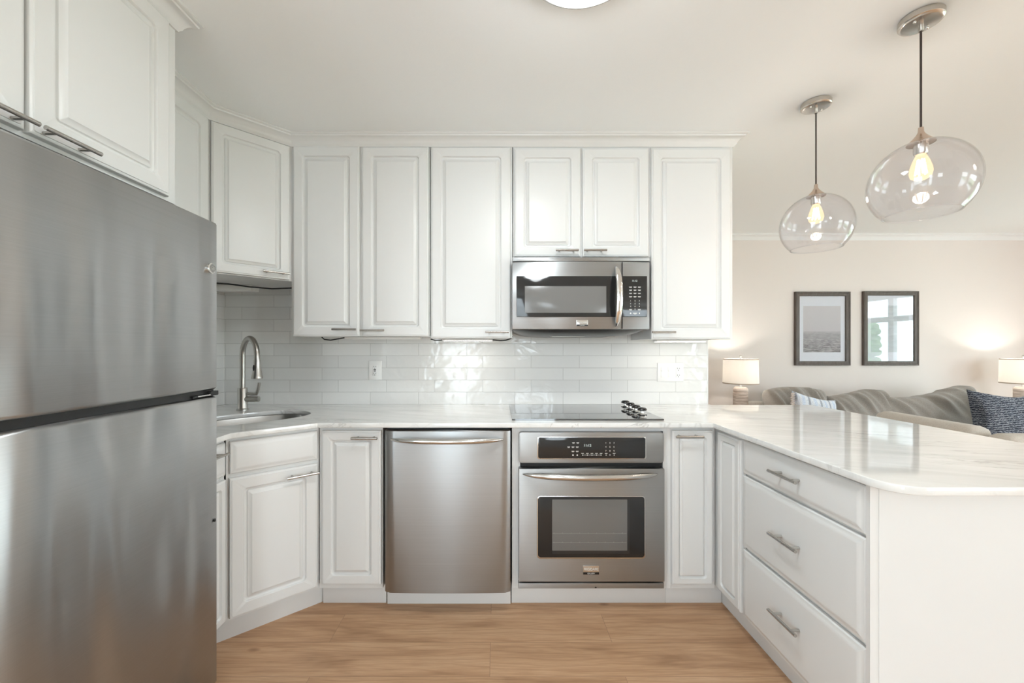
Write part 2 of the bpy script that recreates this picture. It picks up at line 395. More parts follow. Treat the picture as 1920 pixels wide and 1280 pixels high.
def copy_tree(o, parent=None):
    c = o.copy(); COL.objects.link(c)
    if parent is not None: c.parent = parent
    for ch in list(o.children): copy_tree(ch, c)
    return c
def text(body, size, loc, m, parent, name='lettering', local=False, align='CENTER', sx=1.0, rz=0.0, depth=0.0004):
    cu = bpy.data.curves.new('t', 'FONT'); cu.body = body; cu.size = size; cu.align_x = align; cu.align_y = 'CENTER'; cu.extrude = depth
    to = bpy.data.objects.new('t', cu); COL.objects.link(to)
    dg = bpy.context.evaluated_depsgraph_get(); me = bpy.data.meshes.new_from_object(to.evaluated_get(dg))
    bpy.data.objects.remove(to)
    me.transform(Matrix.Translation(loc) @ Matrix.Rotation(rz, 4, 'Z') @ Matrix.Rotation(PI/2, 4, 'X') @ Matrix.Diagonal((sx, 1, 1, 1)))
    me.materials.clear(); me.materials.append(m); me.name = name
    o = bpy.data.objects.new(name, me); COL.objects.link(o); o.parent = parent
    if not local:
        root = parent
        while root.parent: root = root.parent
        me.transform((Matrix.Translation(root.location) @ root.rotation_euler.to_matrix().to_4x4()).inverted())
    return o
def at(px, py, Y): return ((px-CX)/F*Y, H-(py-CY)/F*Y)          # photo pixel -> X, Z on the plane at depth Y
def sweep(path, prof, b, zref):
    """moulding: prof = (out, z) closed outline, path = plan points, outside to the right of travel"""
    n = len(path); loops = []
    for i, p in enumerate(path):
        p = Vector(p); ds = []
        if i > 0: ds.append((p-Vector(path[i-1])).normalized())
        if i < n-1: ds.append((Vector(path[i+1])-p).normalized())
        ns = [Vector((d.y, -d.x)) for d in ds]
        m = ns[0] if len(ns) == 1 else (ns[0]+ns[1])/(1+ns[0].dot(ns[1]))
        loops.append([(p.x+m.x*o, p.y+m.y*o, zref+z) for o, z in prof])
    b.loft(loops); return b

# ------------------------------------------------------------------ the setting
B().box(XL-0.1, XR+0.1, YR-0.1, YF+0.1, -0.1, 0).done('floor', M['floor'], kind='structure', smooth=0)
B().box(XL-0.1, XR+0.1, YR-0.1, YF+0.1, CEIL, CEIL+0.1).done('ceiling', M['ceil'], kind='structure', smooth=0)
b = B()                                                          # left wall, unseen opening behind the viewer added to light the drawers
for ya, yb, za, zb in ((YR, -2.0, 0, CEIL), (-0.5, YB+0.12, 0, CEIL), (-2.0, -0.5, 0, 0.85), (-2.0, -0.5, 2.15, CEIL)): b.box(XL-0.12, XL, ya, yb, za, zb)
b.done('wall_left', M['wallw'], kind='structure', smooth=0)
XE = 1.329
B().box(XL, XE, YB, YB+0.12, 0, CEIL).done('wall_back', M['wallw'], kind='structure', smooth=0)
B().box(XE-0.12, XE, YB+0.12, YF, 0, CEIL).done('wall_passage', M['wall'], kind='structure', smooth=0)
B().box(XE, XR, YF, YF+0.12, 0, CEIL).done('wall_living', M['wall'], kind='structure', smooth=0)
b = B()                                                          # right wall, unseen opening added for daylight; sliding door opening y 1.3..2.85
b.box(XR, XR+0.12, YR, -2.1, 0, CEIL); b.box(XR, XR+0.12, -0.1, 1.3, 0, CEIL); b.box(XR, XR+0.12, -2.1, -0.1, 0, 0.4); b.box(XR, XR+0.12, -2.1, -0.1, 2.1, CEIL); b.box(XR, XR+0.12, 2.85, YF, 0, CEIL); b.box(XR, XR+0.12, 1.3, 2.85, 2.06, CEIL)
b.done('wall_right', M['wall'], kind='structure', smooth=0)
b = B()                                                          # wall behind the camera: openings shaped for steel reflections, wide one added for daylight
for xa, xb, za, zb in ((XL, -1.0, 0, CEIL), (-0.45, 0.3, 0, CEIL), (0.95, 4.0, 0, CEIL), (5.5, XR, 0, CEIL), (-1.0, -0.45, 2.1, CEIL),
                       (0.3, 0.95, 0, 1.45), (0.3, 0.95, 2.1, CEIL), (4.0, 5.5, 2.2, CEIL)): b.box(xa, xb, YR-0.12, YR, za, zb)
b.done('wall_rear', M['wallw'], kind='structure', smooth=0)
# tiled splashback on both walls of the corner
b = B()
b.box(XL+0.008, XE-0.004, YB-0.008, YB, 0.88, 1.60); b.box(XL, XL+0.008, 1.46, YB, 0.88, 1.66)
b.box(XL+0.008, -1.12, YB-0.008, YB, 1.60, 1.66)
b.done('wall_tiles', M['tile'], kind='structure', smooth=0)
# tile edge strip at the end of the wall
B().box(XE-0.004, XE+0.001, YB-0.010, YB, 0.915, 1.345).done('trim_3', M['trim'], kind='structure')
CROWN = [(0, -0.060), (0.007, -0.060), (0.009, -0.055), (0.014, -0.050), (0.018, -0.040), (0.026, -0.029), (0.037, -0.021), (0.047, -0.018), (0.049, -0.012), (0.055, -0.010), (0.0585, -0.006), (0.0585, -0.0005), (0, -0.0005)]
b = B(); sweep([(XL, YF), (XL+9, YF)] and [(XE, YF), (XR, YF)], CROWN, b, CEIL); b.done('trim_4', M['trim'], kind='structure')
B().box(XE, XR, YF-0.015, YF, 0, 0.12, 0.003).done('baseboard_living', M['trim'], kind='structure')

# sliding door in the right wall and the added wide opening behind
def slider(name, x, y0, y1, z1):
    b = B(); t = 0.05
    b.box(x, x+0.08, y0, y0+t, 0, z1); b.box(x, x+0.08, y1-t, y1, 0, z1); b.box(x, x+0.08, y0+t, y1-t, z1-t, z1); b.box(x, x+0.08, y0+t, y1-t, 0, 0.05)
    ym = (y0+y1)/2
    b.box(x+0.01, x+0.07, ym-0.04, ym+0.04, 0.05, z1-t); b.box(x+0.02, x+0.06, y0+t, ym-0.04, 1.66, 1.74); b.box(x+0.02, x+0.06, ym+0.04, y1-t, 1.66, 1.74)
    o = b.done(name, M['trim'], kind='structure')
    B().box(x+0.035, x+0.041, y0+t, y1-t, 0.05, z1-t).done('pane', M['pane'], o, smooth=0)
slider('window_1', XR+0.01, 1.3, 2.85, 2.06)
# outside
B().box(XR+0.12, 9.2, -30, 30, -0.25, -0.12).done('bounce_terrace', M['stucco'], kind='structure', smooth=0)  # unseen pale ground added to bounce daylight up to the ceiling
B().box(9.2, 40, -30, 30, -0.25, -0.12).done('lawn', M['lawn'], kind='structure', smooth=0)
B().box(-20, XR+0.1, -30, YR-0.12, -0.25, -0.12).done('patio', M['stucco'], kind='structure', smooth=0)
def shrub(name, c, rx, ry, h, n, label, cat, bs=0.16):
    b = B(); rnd = random.Random(hash(c) % 1000)
    for i in range(n):
        z = rnd.random(); k = math.sqrt(max(0.05, 1-z*z*0.9)); a = rnd.random()*2*PI
        s = bs*(1+0.6*rnd.random())
        b.ball((c[0]+rx*k*math.cos(a)*0.8, c[1]+ry*k*math.sin(a)*0.8, c[2]+z*h*0.9+0.1), s, 8, 6, (1, 1, 0.8))
    return tag(b.done(name, M['leaf']), label, cat, kind='stuff')
shrub('hedge', (9.9, -1.0, -0.12), 0.5, 4.0, 0.72, 160, 'low green hedge mirrored in the right picture glass', 'hedge')
shrub('tree', (8.0, -0.35, -0.12), 0.13, 0.13, 1.95, 110, 'slim green tree mirrored in the right picture glass', 'tree', 0.07)

# ------------------------------------------------------------------ cabinet parts
DOOR = [(0, -0.008, 0.001), (0.002, -0.004, 0.002), (0.005, -0.0025, 0.003), (0.0085, -0.0022, 0.004), (0.0095, 0.0, 0.005), (0.051, 0.0, 0.014), (0.0525, -0.0015, 0.016), (0.0545, -0.0085, 0.018), (0.059, -0.0115, 0.019),
        (0.064, -0.0115, 0.012), (0.0665, -0.0065, 0.005), (0.0690, -0.0060, 0.003), (0.081, -0.0012, 0.002), (0.0825, 0.0008, 0.002), (0.084, 0.0010, 0.002)]
NARROW = [(i*0.88 if i > 0.01 else i, d, r) for i, d, r in DOOR]
SLIM = [(i*0.60 if i > 0.01 else i, d, r) for i, d, r in DOOR]
DRAWER = [(0, -0.009, 0.001), (0.004, -0.005, 0.002), (0.012, -0.0045, 0.003), (0.015, -0.003, 0.003), (0.022, -0.0005, 0.003), (0.026, 0.0, 0.003)]
def handle(parent, xc, z, yf, length=0.132, local=False, vertical=False):
    b = B(); h = length/2; y = yf-0.032
    b.cyl((xc-h, y, z), (xc+h, y, z), 0.0058, 14)
    for s in (-1, 1): b.cyl((xc+s*h*0.62, y, z), (xc+s*h*0.62, yf+0.001, z), 0.0048, 10)
    return b.done('handle', M['handle'], parent, local)
def front(kind, x0, x1, z0, z1, yf, parent, prof, hx=None, hz=None, hl=0.132, local=False, t=0.019):
    d = B().panel(x0, x1, z0, z1, yf, t, prof).done(kind, M['cab'], parent, local)
    if hx is not None: handle(d, hx, hz, yf, hl, local)
    return d
def carcass(parent, x0, x1, y0, y1, z0, z1, top=True, local=False, rail=0.0, fr=0.0, stile=False):
    b = B(); t = 0.018
    b.box(x0, x0+t, y0, y1, z0, z1); b.box(x1-t, x1, y0, y1, z0, z1)
    b.box(x0+t, x1-t, y0, y1, z0, z0+t); b.box(x0+t, x1-t, y1-0.008, y1, z0+t, z1)
    if top: b.box(x0+t, x1-t, y0+(t if rail else 0), y1-0.008, z1-t, z1)
    for k in range(1):
        if rail: b.box(x0+t, x1-t, y0, y0+t, z1-rail, z1)
    if fr: zt_ = z1-max(rail, t if top else 0); b.box(x0+t, x0+fr, y0, y0+t, z0+t, zt_); b.box(x1-fr, x1-t, y0, y0+t, z0+t, zt_)
    if stile: b.box((x0+x1)/2-0.03, (x0+x1)/2+0.03, y0, y0+t, z0+t, z1-(rail or 0))
    return b.done('carcass', M['cab'], parent, local, smooth=0)

# ---- upper cabinets on the back wall (door face at YD, frame at YU)
YD, YU = 2.170, 2.190
ZT = 2.371
def upper(name, label, px0, px1, pyb, doors, pyt=274):
    x0, _ = at(px0, 0, YU); x1, _ = at(px1, 0, YU); _, zb = at(0, pyb, YD)
    t = thing(name, label, 'cabinet', ((x0+x1)/2, (YU+YB)/2, zb), 0, 'white upper cabinets on the back wall')
    carcass(t, x0, x1, YU, YB-0.009, zb+0.002, ZT, True, False, 0.03, 0.03, len(doors) > 1)
    for a, c, ha, hc, hy, tp in doors:
        xa, _ = at(a, 0, YD); xc, _ = at(c, 0, YD); _, z1 = at(0, tp, YD)
        hm = ((ha+hc)/2-CX)/F*(YD-0.032); hz = H-(hy-CY)/F*(YD-0.032)
        front('door', xa, xc, zb, min(z1, ZT-0.003), YD, t, DOOR, hm, hz, (hc-ha)/F*(YD-0.032))
    return t
upper('wall_cabinet', 'tall white two-door upper cabinet beside the corner cabinet, left of the single-door one', 547, 806, 630.5,
      [(548.5, 673.5, 622, 667, 617, 273), (678, 803.5, 675, 720, 619, 274.5)])
upper('wall_cabinet', 'tall white single-door upper cabinet left of the microwave, lit strip below', 807.5, 960.5, 634,
      [(808, 957.5, 910, 954, 622, 275)])
t_mwc = upper('wall_cabinet', 'short white two-door upper cabinet above the microwave', 962, 1219, 481,
      [(964, 1089, 1042, 1085, 468.5, 277), (1092.5, 1217, 1095, 1138, 468.5, 277)])
upper('wall_cabinet', 'tall white single-door upper cabinet at the right end, right of the microwave', 1219.8, 1373, 636,
      [(1221.5, 1370.5, 1223, 1267, 622.5, 277.5)])

# ---- diagonal corner upper and left wall upper
XUL = -1.397
t = thing('corner_wall_cabinet', 'short white diagonal corner upper cabinet above the sink faucet', 'cabinet', (-1.2625, 2.055, 1.632), PI/4)
L = math.hypot(0.269, 0.27); hw = L/2
b = B(); poly = [(XUL, 1.92), (-1.128, 2.19), (-1.128, YB-0.009), (XL+0.009, YB-0.009), (XL+0.009, 1.92)]
b.prism([(x, y) for x, y in poly], 1.634, 1.652); b.prism(poly, ZT-0.018, ZT)
b.box(-1.146, -1.128, 2.192, YB-0.009, 1.652, ZT-0.018); b.box(XL+0.009, XUL-0.003, 1.92, 1.938, 1.652, ZT-0.018)
b.done('carcass', M['cab'], t, smooth=0)
b = B(); b.box(-hw+0.001, -hw+0.03, 0.0, 0.018, 0.02, ZT-1.632-0.018); b.box(hw-0.03, hw-0.001, 0.0, 0.018, 0.02, ZT-1.632-0.018); b.box(-hw+0.03, hw-0.03, 0, 0.018, ZT-1.632-0.05, ZT-1.632-0.018)
b.box(-hw+0.03, hw-0.03, 0, 0.018, 0.02, 0.05)
b.done('face_frame', M['cab'], t, True, smooth=0)
front('door', -hw+0.012, hw-0.016, 0.006, ZT-1.632-0.006, -0.020, t, NARROW, hw-0.016-0.075, 0.034, 0.125, True)

t = thing('side_wall_cabinet', 'tall white upper cabinet on the left wall, half hidden by the refrigerator cabinet', 'cabinet', ((XL+XUL)/2, 1.66, 1.632), PI/2)
carcass(t, -0.26, 0.258, -0.165, 0.155, 0.002, ZT-1.632, True, True)
front('door', -0.255, 0.245, 0.006, ZT-1.632-0.006, -0.185, t, DOOR, -0.16, 0.034, 0.13, True)

# ---- cabinet over the refrigerator
XF = -1.1155
t = thing('refrigerator_cabinet', 'deep white two-door cabinet above the steel refrigerator', 'cabinet', (-1.42, 0.92, 1.768), PI/2)
carcass(t, -0.46, 0.46, -(XF+1.42), 0.298, 0.0, ZT-1.768, True, True, 0.03, 0.06)
yf = -(XF+1.42)-0.0195
front('door', -0.44, 0.008, 0.010, ZT-1.768-0.006, yf, t, DOOR, 0.006-0.066, 0.024, 0.132, True)
front('door', 0.015, 0.418, 0.010, ZT-1.768-0.006, yf, t, DOOR, 0.015+0.07, 0.024, 0.132, True)
# filler panel beside it down to the refrigerator depth
# ---- crown mouldings
b = B(); sweep([(XUL, 1.385), (XUL, 1.92), (-1.128, 2.19), (1.292, 2.19), (1.292, YB-0.001)], CROWN, b, CEIL); b.done('trim_1', M['cab'], kind='structure')
b = B(); sweep([(XF, 0.40), (XF, 1.3805), (XL+0.01, 1.3805)], CROWN, b, CEIL); b.done('trim_2', M['cab'], kind='structure')

# ---- base cabinets
YBD, YBF, YT = 1.905, 1.925, 1.985
ZC = 0.890                                                       # underside of the worktop
def toe(parent, x0, x1, y=YT, z1=0.108, local=False):
    return B().box(x0, x1, y, y+0.018, 0.0, z1, 0.001).done('toe_kick', M['cab'], parent, local)
def base_door_cab(name, label, px0, px1, dpx, hpx, hy):
    x0, _ = at(px0, 0, YBF); x1, _ = at(px1, 0, YBF)
    t = thing(name, label, 'cabinet', ((x0+x1)/2, 2.2, 0))
    carcass(t, x0, x1, YBF, YB-0.009, 0.11, ZC, False, rail=0.03, fr=0.02)
    xa, z1 = at(dpx[0], 807, YBD); xb, z0 = at(dpx[1], 1097, YBD)
    hm = ((hpx[0]+hpx[1])/2-CX)/F*(YBD-0.032); hz = H-(hy-CY)/F*(YBD-0.032)
    front('door', xa, xb, z0, z1, YBD, t, NARROW if xb-xa > 0.25 else SLIM, hm, hz, (hpx[1]-hpx[0])/F*(YBD-0.032))
    toe(t, x0 if x0 > 0 else x0-0.010, x1 if x1 < 1 else 1.118)
    return t
base_door_cab('base_cabinet', 'narrow white base cabinet left of the dishwasher', 599.5, 718, (602.5, 714), (658, 707), 822)
base_door_cab('base_cabinet', 'slim white base cabinet right of the oven', 1258, 1339.5, (1260.5, 1338), (1268, 1320), 819)

# oven housing
ox0, _ = at(960, 0, YBF); ox1, _ = at(1257.5, 0, YBF)
t = thing('oven_cabinet', 'white base cabinet housing the built-in oven', 'cabinet', ((ox0+ox1)/2, 2.2, 0))
oa, _ = at(975.5, 0, YBF); ob, _ = at(1243, 0, YBF)
b = B(); b.box(ox0, ox0+0.018, YBF, YB-0.009, 0.11, ZC); b.box(ox1-0.018, ox1, YBF, YB-0.009, 0.11, ZC); b.box(ox0+0.018, ox1-0.018, YBF+0.02, YB-0.009, 0.110, 0.122)
b.box(ox0+0.018, ox1-0.018, YB-0.02, YB-0.009, 0.122, ZC)
b.done('carcass', M['cab'], t, smooth=0)
b = B(); b.box(ox0+0.0185, oa, YBF, YBF+0.02, 0.11, ZC); b.box(ob, ox1-0.0185, YBF, YBF+0.02, 0.11, ZC); b.box(oa, ob, YBF, YBF+0.02, 0.868, ZC); b.box(oa, ob, YBF, YBF+0.02, 0.11, 0.128)
b.done('face_frame', M['cab'], t, smooth=0)
toe(t, ox0, ox1)
# toe kick under the dishwasher belongs to the machine (below)

# ---- diagonal sink cabinet, 40 degrees
A0 = Vector((-1.150, 1.690)); A1 = Vector((-0.866, 1.928))
DL = (A1-A0).length; AN = math.atan2(A1.y-A0.y, A1.x-A0.x)
mid = (A0+A1)/2
t = thing('sink_cabinet', 'white diagonal sink base cabinet with a false drawer over one door', 'cabinet', (mid.x, mid.y, 0), AN)
hw = DL/2
b = B()
b.box(-hw, -hw+0.022, 0.0, 0.018, 0.11, ZC); b.box(hw-0.014, hw+0.004, 0, 0.018, 0.11, ZC); b.box(-hw+0.022, hw-0.014, 0, 0.018, ZC-0.03, ZC)
b.box(-hw+0.022, hw-0.014, 0, 0.018, 0.70, 0.75); b.box(-hw+0.022, hw-0.014, 0, 0.018, 0.11, 0.14)
b.done('face_frame', M['cab'], t, True, smooth=0)
b = B(); b.prism([(-1.135, 1.725), (-0.875, 1.945), (-0.864, YB-0.009), (XL+0.009, YB-0.009), (XL+0.009, 1.725)], 0.112, 0.13)
b.done('carcass', M['cab'], t, smooth=0)
front('false_drawer', -hw+0.012, hw-0.006, 0.735, 0.873, -0.020, t, DRAWER, local=True)
front('door', -hw+0.010, hw-0.006, 0.122, 0.718, -0.020, t, DOOR, hw-0.006-0.072, 0.680, 0.136, True)
B().box(-hw-0.05, hw+0.040, 0.055, 0.073, 0, 0.112, 0.001).done('toe_kick', M['cab'], t, True)

# ---- left wall base cabinet, mostly behind the refrigerator
t = thing('side_base_cabinet', 'white base cabinet with one drawer wedged beside the refrigerator, mostly hidden', 'cabinet', (-1.44, 1.58, 0), PI/2)
carcass(t, -0.105, 0.105, -0.285, 0.278, 0.11, ZC, False, True, 0.03, 0.03)
B().box(-0.086, 0.086, -0.284, -0.267, 0.70, 0.75).done('rail', M['cab'], t, True, 0)
front('drawer', -0.10, 0.095, 0.735, 0.873, -0.305, t, DRAWER, -0.006, 0.836, 0.13, True)
front('door', -0.10, 0.095, 0.122, 0.718, -0.305, t, SLIM, local=True)
B().box(-0.105, 0.10, -0.225, -0.21, 0, 0.11).done('toe_kick', M['cab'], t, True)

# ---- peninsula
XP = 1.047                                                        # drawer faces
t = thing('peninsula_cabinet', 'white peninsula drawer cabinet with three drawers and a plain end panel', 'cabinet', (1.36, 1.52, 0), -PI/2)
def lx(Y): return 1.52-Y                                          # local x runs towards the viewer
yl = XP-1.36
b = B(); fy = yl+0.020
b.box(lx(1.885), lx(1.135), fy+0.0, 0.30, 0.11, 0.128); b.box(lx(1.885), lx(1.885)+0.018, fy+0.02, 0.30, 0.128, ZC); b.box(lx(1.885), lx(1.135), 0.282, 0.30, 0.128, ZC)
b.box(lx(1.96), lx(1.9), fy, fy+0.018, 0.11, ZC); b.box(lx(1.9), lx(1.135), fy, fy+0.018, 0.128, 0.15); b.box(lx(1.9), lx(1.135), fy, fy+0.018, ZC-0.02, ZC)
for yy in (1.728, 1.70): b.box(lx(yy), lx(yy)+0.018, fy+0.0005, fy+0.0185, 0.15, ZC-0.02)
for zz in (0.728, 0.418): b.box(lx(1.70), lx(1.135), fy+0.001, fy+0.017, zz-0.012, zz+0.014)
b.done('carcass', M['cab'], t, True, smooth=0)
b = B(); b.box(lx(1.135), lx(1.1225), yl+0.004, 0.32, 0.0, ZC); b.box(lx(1.1225)+0.0, lx(1.1205), yl+0.028, 0.32, 0.0, ZC)
b.done('end_panel', M['cab'], t, True, smooth=0)
front('filler_door', lx(1.900), lx(1.722), 0.125, 0.872, yl, t, SLIM, local=True)
for z0, z1, hz in ((0.736, 0.877, 0.812), (0.424, 0.727, 0.578), (0.125, 0.412, 0.292)):
    front('drawer', lx(1.706), lx(1.137), z0, z1, yl, t, DRAWER, lx(1.424), hz, 0.138, True)
B().box(lx(2.003), lx(1.136), yl+0.075, yl+0.093, 0, 0.108).done('toe_kick', M['cab'], t, True)

# ------------------------------------------------------------------ worktop with sink cut-out
ZK0, ZK1 = 0.8915, 0.914
def arc(cx, cy, r, a0, a1, k=8): return [(cx+r*math.cos(math.radians(a0+(a1-a0)*i/k)), cy+r*math.sin(math.radians(a0+(a1-a0)*i/k))) for i in range(k+1)]
YE = 1.886; XPE = 1.0225; YN = 1.023; XRR = 1.985
out = [(XL+0.009, 1.475), (-1.112, 1.475), (-1.112, 1.668), (-0.850, YE)]
out += [(XPE, YE)]
out += arc(XPE+0.085, YN+0.085, 0.085, 180, 270)
out += arc(XRR-0.10, YN+0.10, 0.10, 270, 360)
out += [(1.955, 2.474), (XE+0.003, 2.474), (XE+0.003, YB-0.009), (XL+0.009, YB-0.009)]
SC = Vector((-1.262, 2.030)); SA = math.radians(44)
def sink_loop(a, bb, k=48, n=2.7):
    pts = []
    for i in range(k):
        th = 2*PI*i/k; c, s = math.cos(th), math.sin(th)
        x = a*abs(c)**(2/n)*(1 if c >= 0 else -1); y = bb*abs(s)**(2/(n if s < 0 else n*0.85))*(1 if s >= 0 else -1)
        pts.append((SC.x+x*math.cos(SA)-y*math.sin(SA), SC.y+x*math.sin(SA)+y*math.cos(SA)))
    return pts
cu = bpy.data.curves.new('w', 'CURVE'); cu.dimensions = '2D'; cu.fill_mode = 'BOTH'
for pts in (out, sink_loop(0.285, 0.172)):
    sp = cu.splines.new('POLY'); sp.points.add(len(pts)-1); sp.use_cyclic_u = True
    for p, (x, y) in zip(sp.points, pts): p.co = (x, y, 0, 1)
BV = 0.0025
cu.extrude = (ZK1-ZK0)/2-BV; cu.bevel_depth = BV; cu.bevel_resolution = 2; cu.offset = -BV
wo = bpy.data.objects.new('w', cu); COL.objects.link(wo)
me = bpy.data.meshes.new_from_object(wo.evaluated_get(bpy.context.evaluated_depsgraph_get())); bpy.data.objects.remove(wo)
me.transform(Matrix.Translation((0, 0, (ZK0+ZK1)/2))); me.materials.clear(); me.materials.append(M['marble']); me.name = 'worktop'
me.shade_smooth(); me.set_sharp_from_angle(angle=math.radians(30))
o = bpy.data.objects.new('worktop', me); COL.objects.link(o)
tag(o, 'glossy white quartz worktop with grey veins running from the sink round the peninsula', 'worktop')

# sink bowl
t = thing('sink', 'stainless steel undermount sink set in the corner worktop', 'sink', (SC.x, SC.y, 0.70))
b = B(); lv = [(0.300, 0.187, 0.8905), (0.288, 0.175, 0.8905), (0.284, 0.171, 0.884), (0.278, 0.166, 0.80), (0.268, 0.156, 0.735), (0.235, 0.125, 0.715), (0.12, 0.07, 0.712), (0.03, 0.03, 0.710)]
lv += [(0.03, 0.03, 0.708), (0.24, 0.13, 0.712), (0.272, 0.160, 0.732), (0.282, 0.170, 0.80), (0.288, 0.175, 0.882), (0.300, 0.187, 0.888)]
b.loft([[(x, y, z) for x, y in sink_loop(a, c)] for a, c, z in lv], cap=False)
vs = b.bm.verts; b.done('bowl', M['sinksteel'], t, smooth=50)
B().lathe([(0.0, 0.7115), (0.034, 0.7115), (0.040, 0.714), (0.042, 0.7155), (0.036, 0.716), (0.02, 0.7125), (0.0, 0.7125)], (SC.x, SC.y, 0), 24).done('drain', M['chrome'], t)

# faucet
FX, FY = -1.460, 2.285
t = thing('faucet', 'brushed nickel gooseneck pull-down faucet behind the sink', 'faucet', (FX, FY, ZK1), math.atan2(-0.6, 0.8))
B().lathe([(0, 0.0005), (0.031, 0.0005), (0.031, 0.006), (0.0265, 0.009), (0.0255, 0.012), (0.0255, 0.122), (0.024, 0.126), (0.0, 0.126)], seg=28).done('base', M['nickel'], t, True)
pts = [(0, 0, 0.12), (0, 0, 0.25), (0, 0, 0.315)]; R = 0.094
for i in range(1, 17):
    a = PI-PI*i/16*0.97; pts.append((R+R*math.cos(a), 0, 0.315+R*math.sin(a)))
x1, z1 = pts[-1][0], pts[-1][2]
pts += [(x1+0.002, 0, z1-0.035)]
B().tube(pts, 0.0145, 18).done('spout', M['nickel'], t, True, 60)
hx, hz = x1+0.002, z1-0.033
b = B(); b.lathe([(0.0, 0.0), (0.0165, 0.0), (0.0175, -0.012), (0.0185, -0.04), (0.0265, -0.090), (0.0285, -0.098), (0.0275, -0.103), (0.0, -0.103)], (hx, 0, hz), 24)
hd = b.done('spray_head', M['nickel'], t, True)
B().ball((hx+0.005, -0.0185, hz-0.045), 0.010, 12, 10, (0.7, 0.5, 1.8)).done('button', M['black'], hd, True)
B().ball((0, 0, 0), 0.001).bm.free()
# side lever, towards the right of the photo
ang = -math.atan2(-0.6, 0.8); ca, sa = math.cos(ang), math.sin(ang)      # world +x in local coordinates
b = B(); b.cyl((0.015*ca, 0.015*sa, 0.062), (0.074*ca, 0.074*sa, 0.062), 0.0165, 20); b.cyl((0.074*ca, 0.074*sa, 0.062), (0.094*ca, 0.094*sa, 0.062), 0.0155, 20); b.done('valve', M['nickel'], t, True)
B().tube([(0.026*ca, 0.026*sa, 0.092), (0.05*ca, 0.05*sa, 0.090), (0.078*ca, 0.078*sa, 0.0905), (0.088*ca, 0.088*sa, 0.115), (0.096*ca, 0.096*sa, 0.155)], [0.008, 0.009, 0.010, 0.009, 0.0085], 14).done('lever', M['nickel'], t, True, 60)

# ------------------------------------------------------------------ dishwasher
dx0, dz1 = at(722, 806, 1.895); dx1, dz0 = at(957, 1109.5, 1.895)
t = thing('dishwasher', 'stainless steel dishwasher with a bowed front between the white base cabinets', 'dishwasher', ((dx0+dx1)/2, 2.2, 0))
b = B(); K = 24; cols = []
for lvl in range(2):
    pass
def bow(x): u = (2*(x-dx0)/(dx1-dx0)-1); return 1.886-0.006*(1-u*u)+0.011*(max(0, abs(u)-0.92)/0.08)**2.2
loops = []
for i in range(K+1):
    x = dx0+(dx1-dx0)*i/K; y = bow(x)
    loops.append([(x, 1.935, dz0), (x, 1.935, dz1), (x, y+0.006, dz1), (x, y+0.001, dz1-0.004), (x, y, dz1-0.012), (x, y, dz0+0.006), (x, y+0.004, dz0)])
b.loft(loops); b.done('door', M['steel'], t, smooth=40)
d_door = t.children[0]
B().box(dx0+0.004, dx1-0.004, 1.95, YB-0.02, 0.112, 0.868).done('tub', M['black'], t)
b = B(); b.box(dx0+0.006, dx1-0.003, 1.925, 1.949, 0.855, 0.889)
for i in range(9): b.box(dx0+0.04+i*0.06, dx0+0.07+i*0.06, 1.921, 1.925, 0.872, 0.877)
b.done('control_strip', M['black'], t)
def bar_handle(parent, px0, px1, py, Y, bulge, r, flat=0.62, drop=0.0):
    x0, _ = at(px0, 0, Y); x1, _ = at(px1, 0, Y); _, z = at(0, py, Y)
    pts, rs = [], []
    for i in range(33):
        u = -1+2*i/32; k = 1-abs(u)**2.3
        pts.append(((x0+x1)/2+(x1-x0)/2*u, Y-0.004-bulge*(1-u*u)**0.75, z-drop*(1-u*u)))
        rs.append(max(0.003, r*(1-abs(u)**5)**0.5))
    return B().tube(pts, rs, 16, flat=1.0).done('handle', M['chrome2'], parent, smooth=60)
M['chrome2'] = steel('polished_appliance_handle', (0.62, 0.61, 0.59), 0.18, 0.3)
bar_handle(d_door, 733, 944, 823, 1.885, 0.05, 0.0125)
B().box(dx0-0.012, dx1+0.004, 1.978, 1.996, 0.0, 0.104, 0.001).done('toe_kick', M['cab'], t)

# printed key labels, each a part of its own
KL = []
def klab(parent): KL.append((B(), parent)); return KL[-1][0]
def klab_done():
    while KL:
        b_, p_ = KL.pop(0); b_.done('key_label', M['ink'], p_)
# ------------------------------------------------------------------ oven
YO = 1.898
ex0, _ = at(973, 0, YO); ex1, _ = at(1245, 0, YO)
def oz(py, Y=YO): return at(0, py, Y)[1]
def oxx(px, Y=YO): return at(px, 0, Y)[0]
t = thing('oven', 'built-in stainless steel oven with a black control strip and window', 'oven', ((ex0+ex1)/2, 2.2, 0.12))
B().box(oa+0.004, ob-0.004, YBF+0.004, 2.44, 0.135, 0.862).done('body', M['dark'], t, smooth=0)
cp = B().slab(ex0, ex1, oz(868), oz(810), YO, YBF-0.001, 0.014, 0.004).done('control_panel', M['ovensteel'], t)
B().slab(oxx(1007), oxx(1211.5), oz(860.5), oz(818), YO-0.003, YO+0.002, 0.010, 0.002).done('bezel', M['chrome2'], cp)
B().slab(oxx(1009), oxx(1209.5), oz(858.8), oz(819.6), YO-0.0042, YO+0.002, 0.009, 0.001).done('glass_strip', M['glassblack'], cp)
yk = YO-0.0046
text('11:12', 0.017, (oxx(1101), yk, oz(834.5)), M['display'], cp, 'clock_digits')
for r_, row in enumerate(('123', '456', '789', '.0.')):
    for c_, ch in enumerate(row):
        if ch != '.': text(ch, 0.0095, (oxx(1135.5+7.6*c_), yk, oz(829.5+7.6*r_)), M['ink'], cp, 'key_digit')
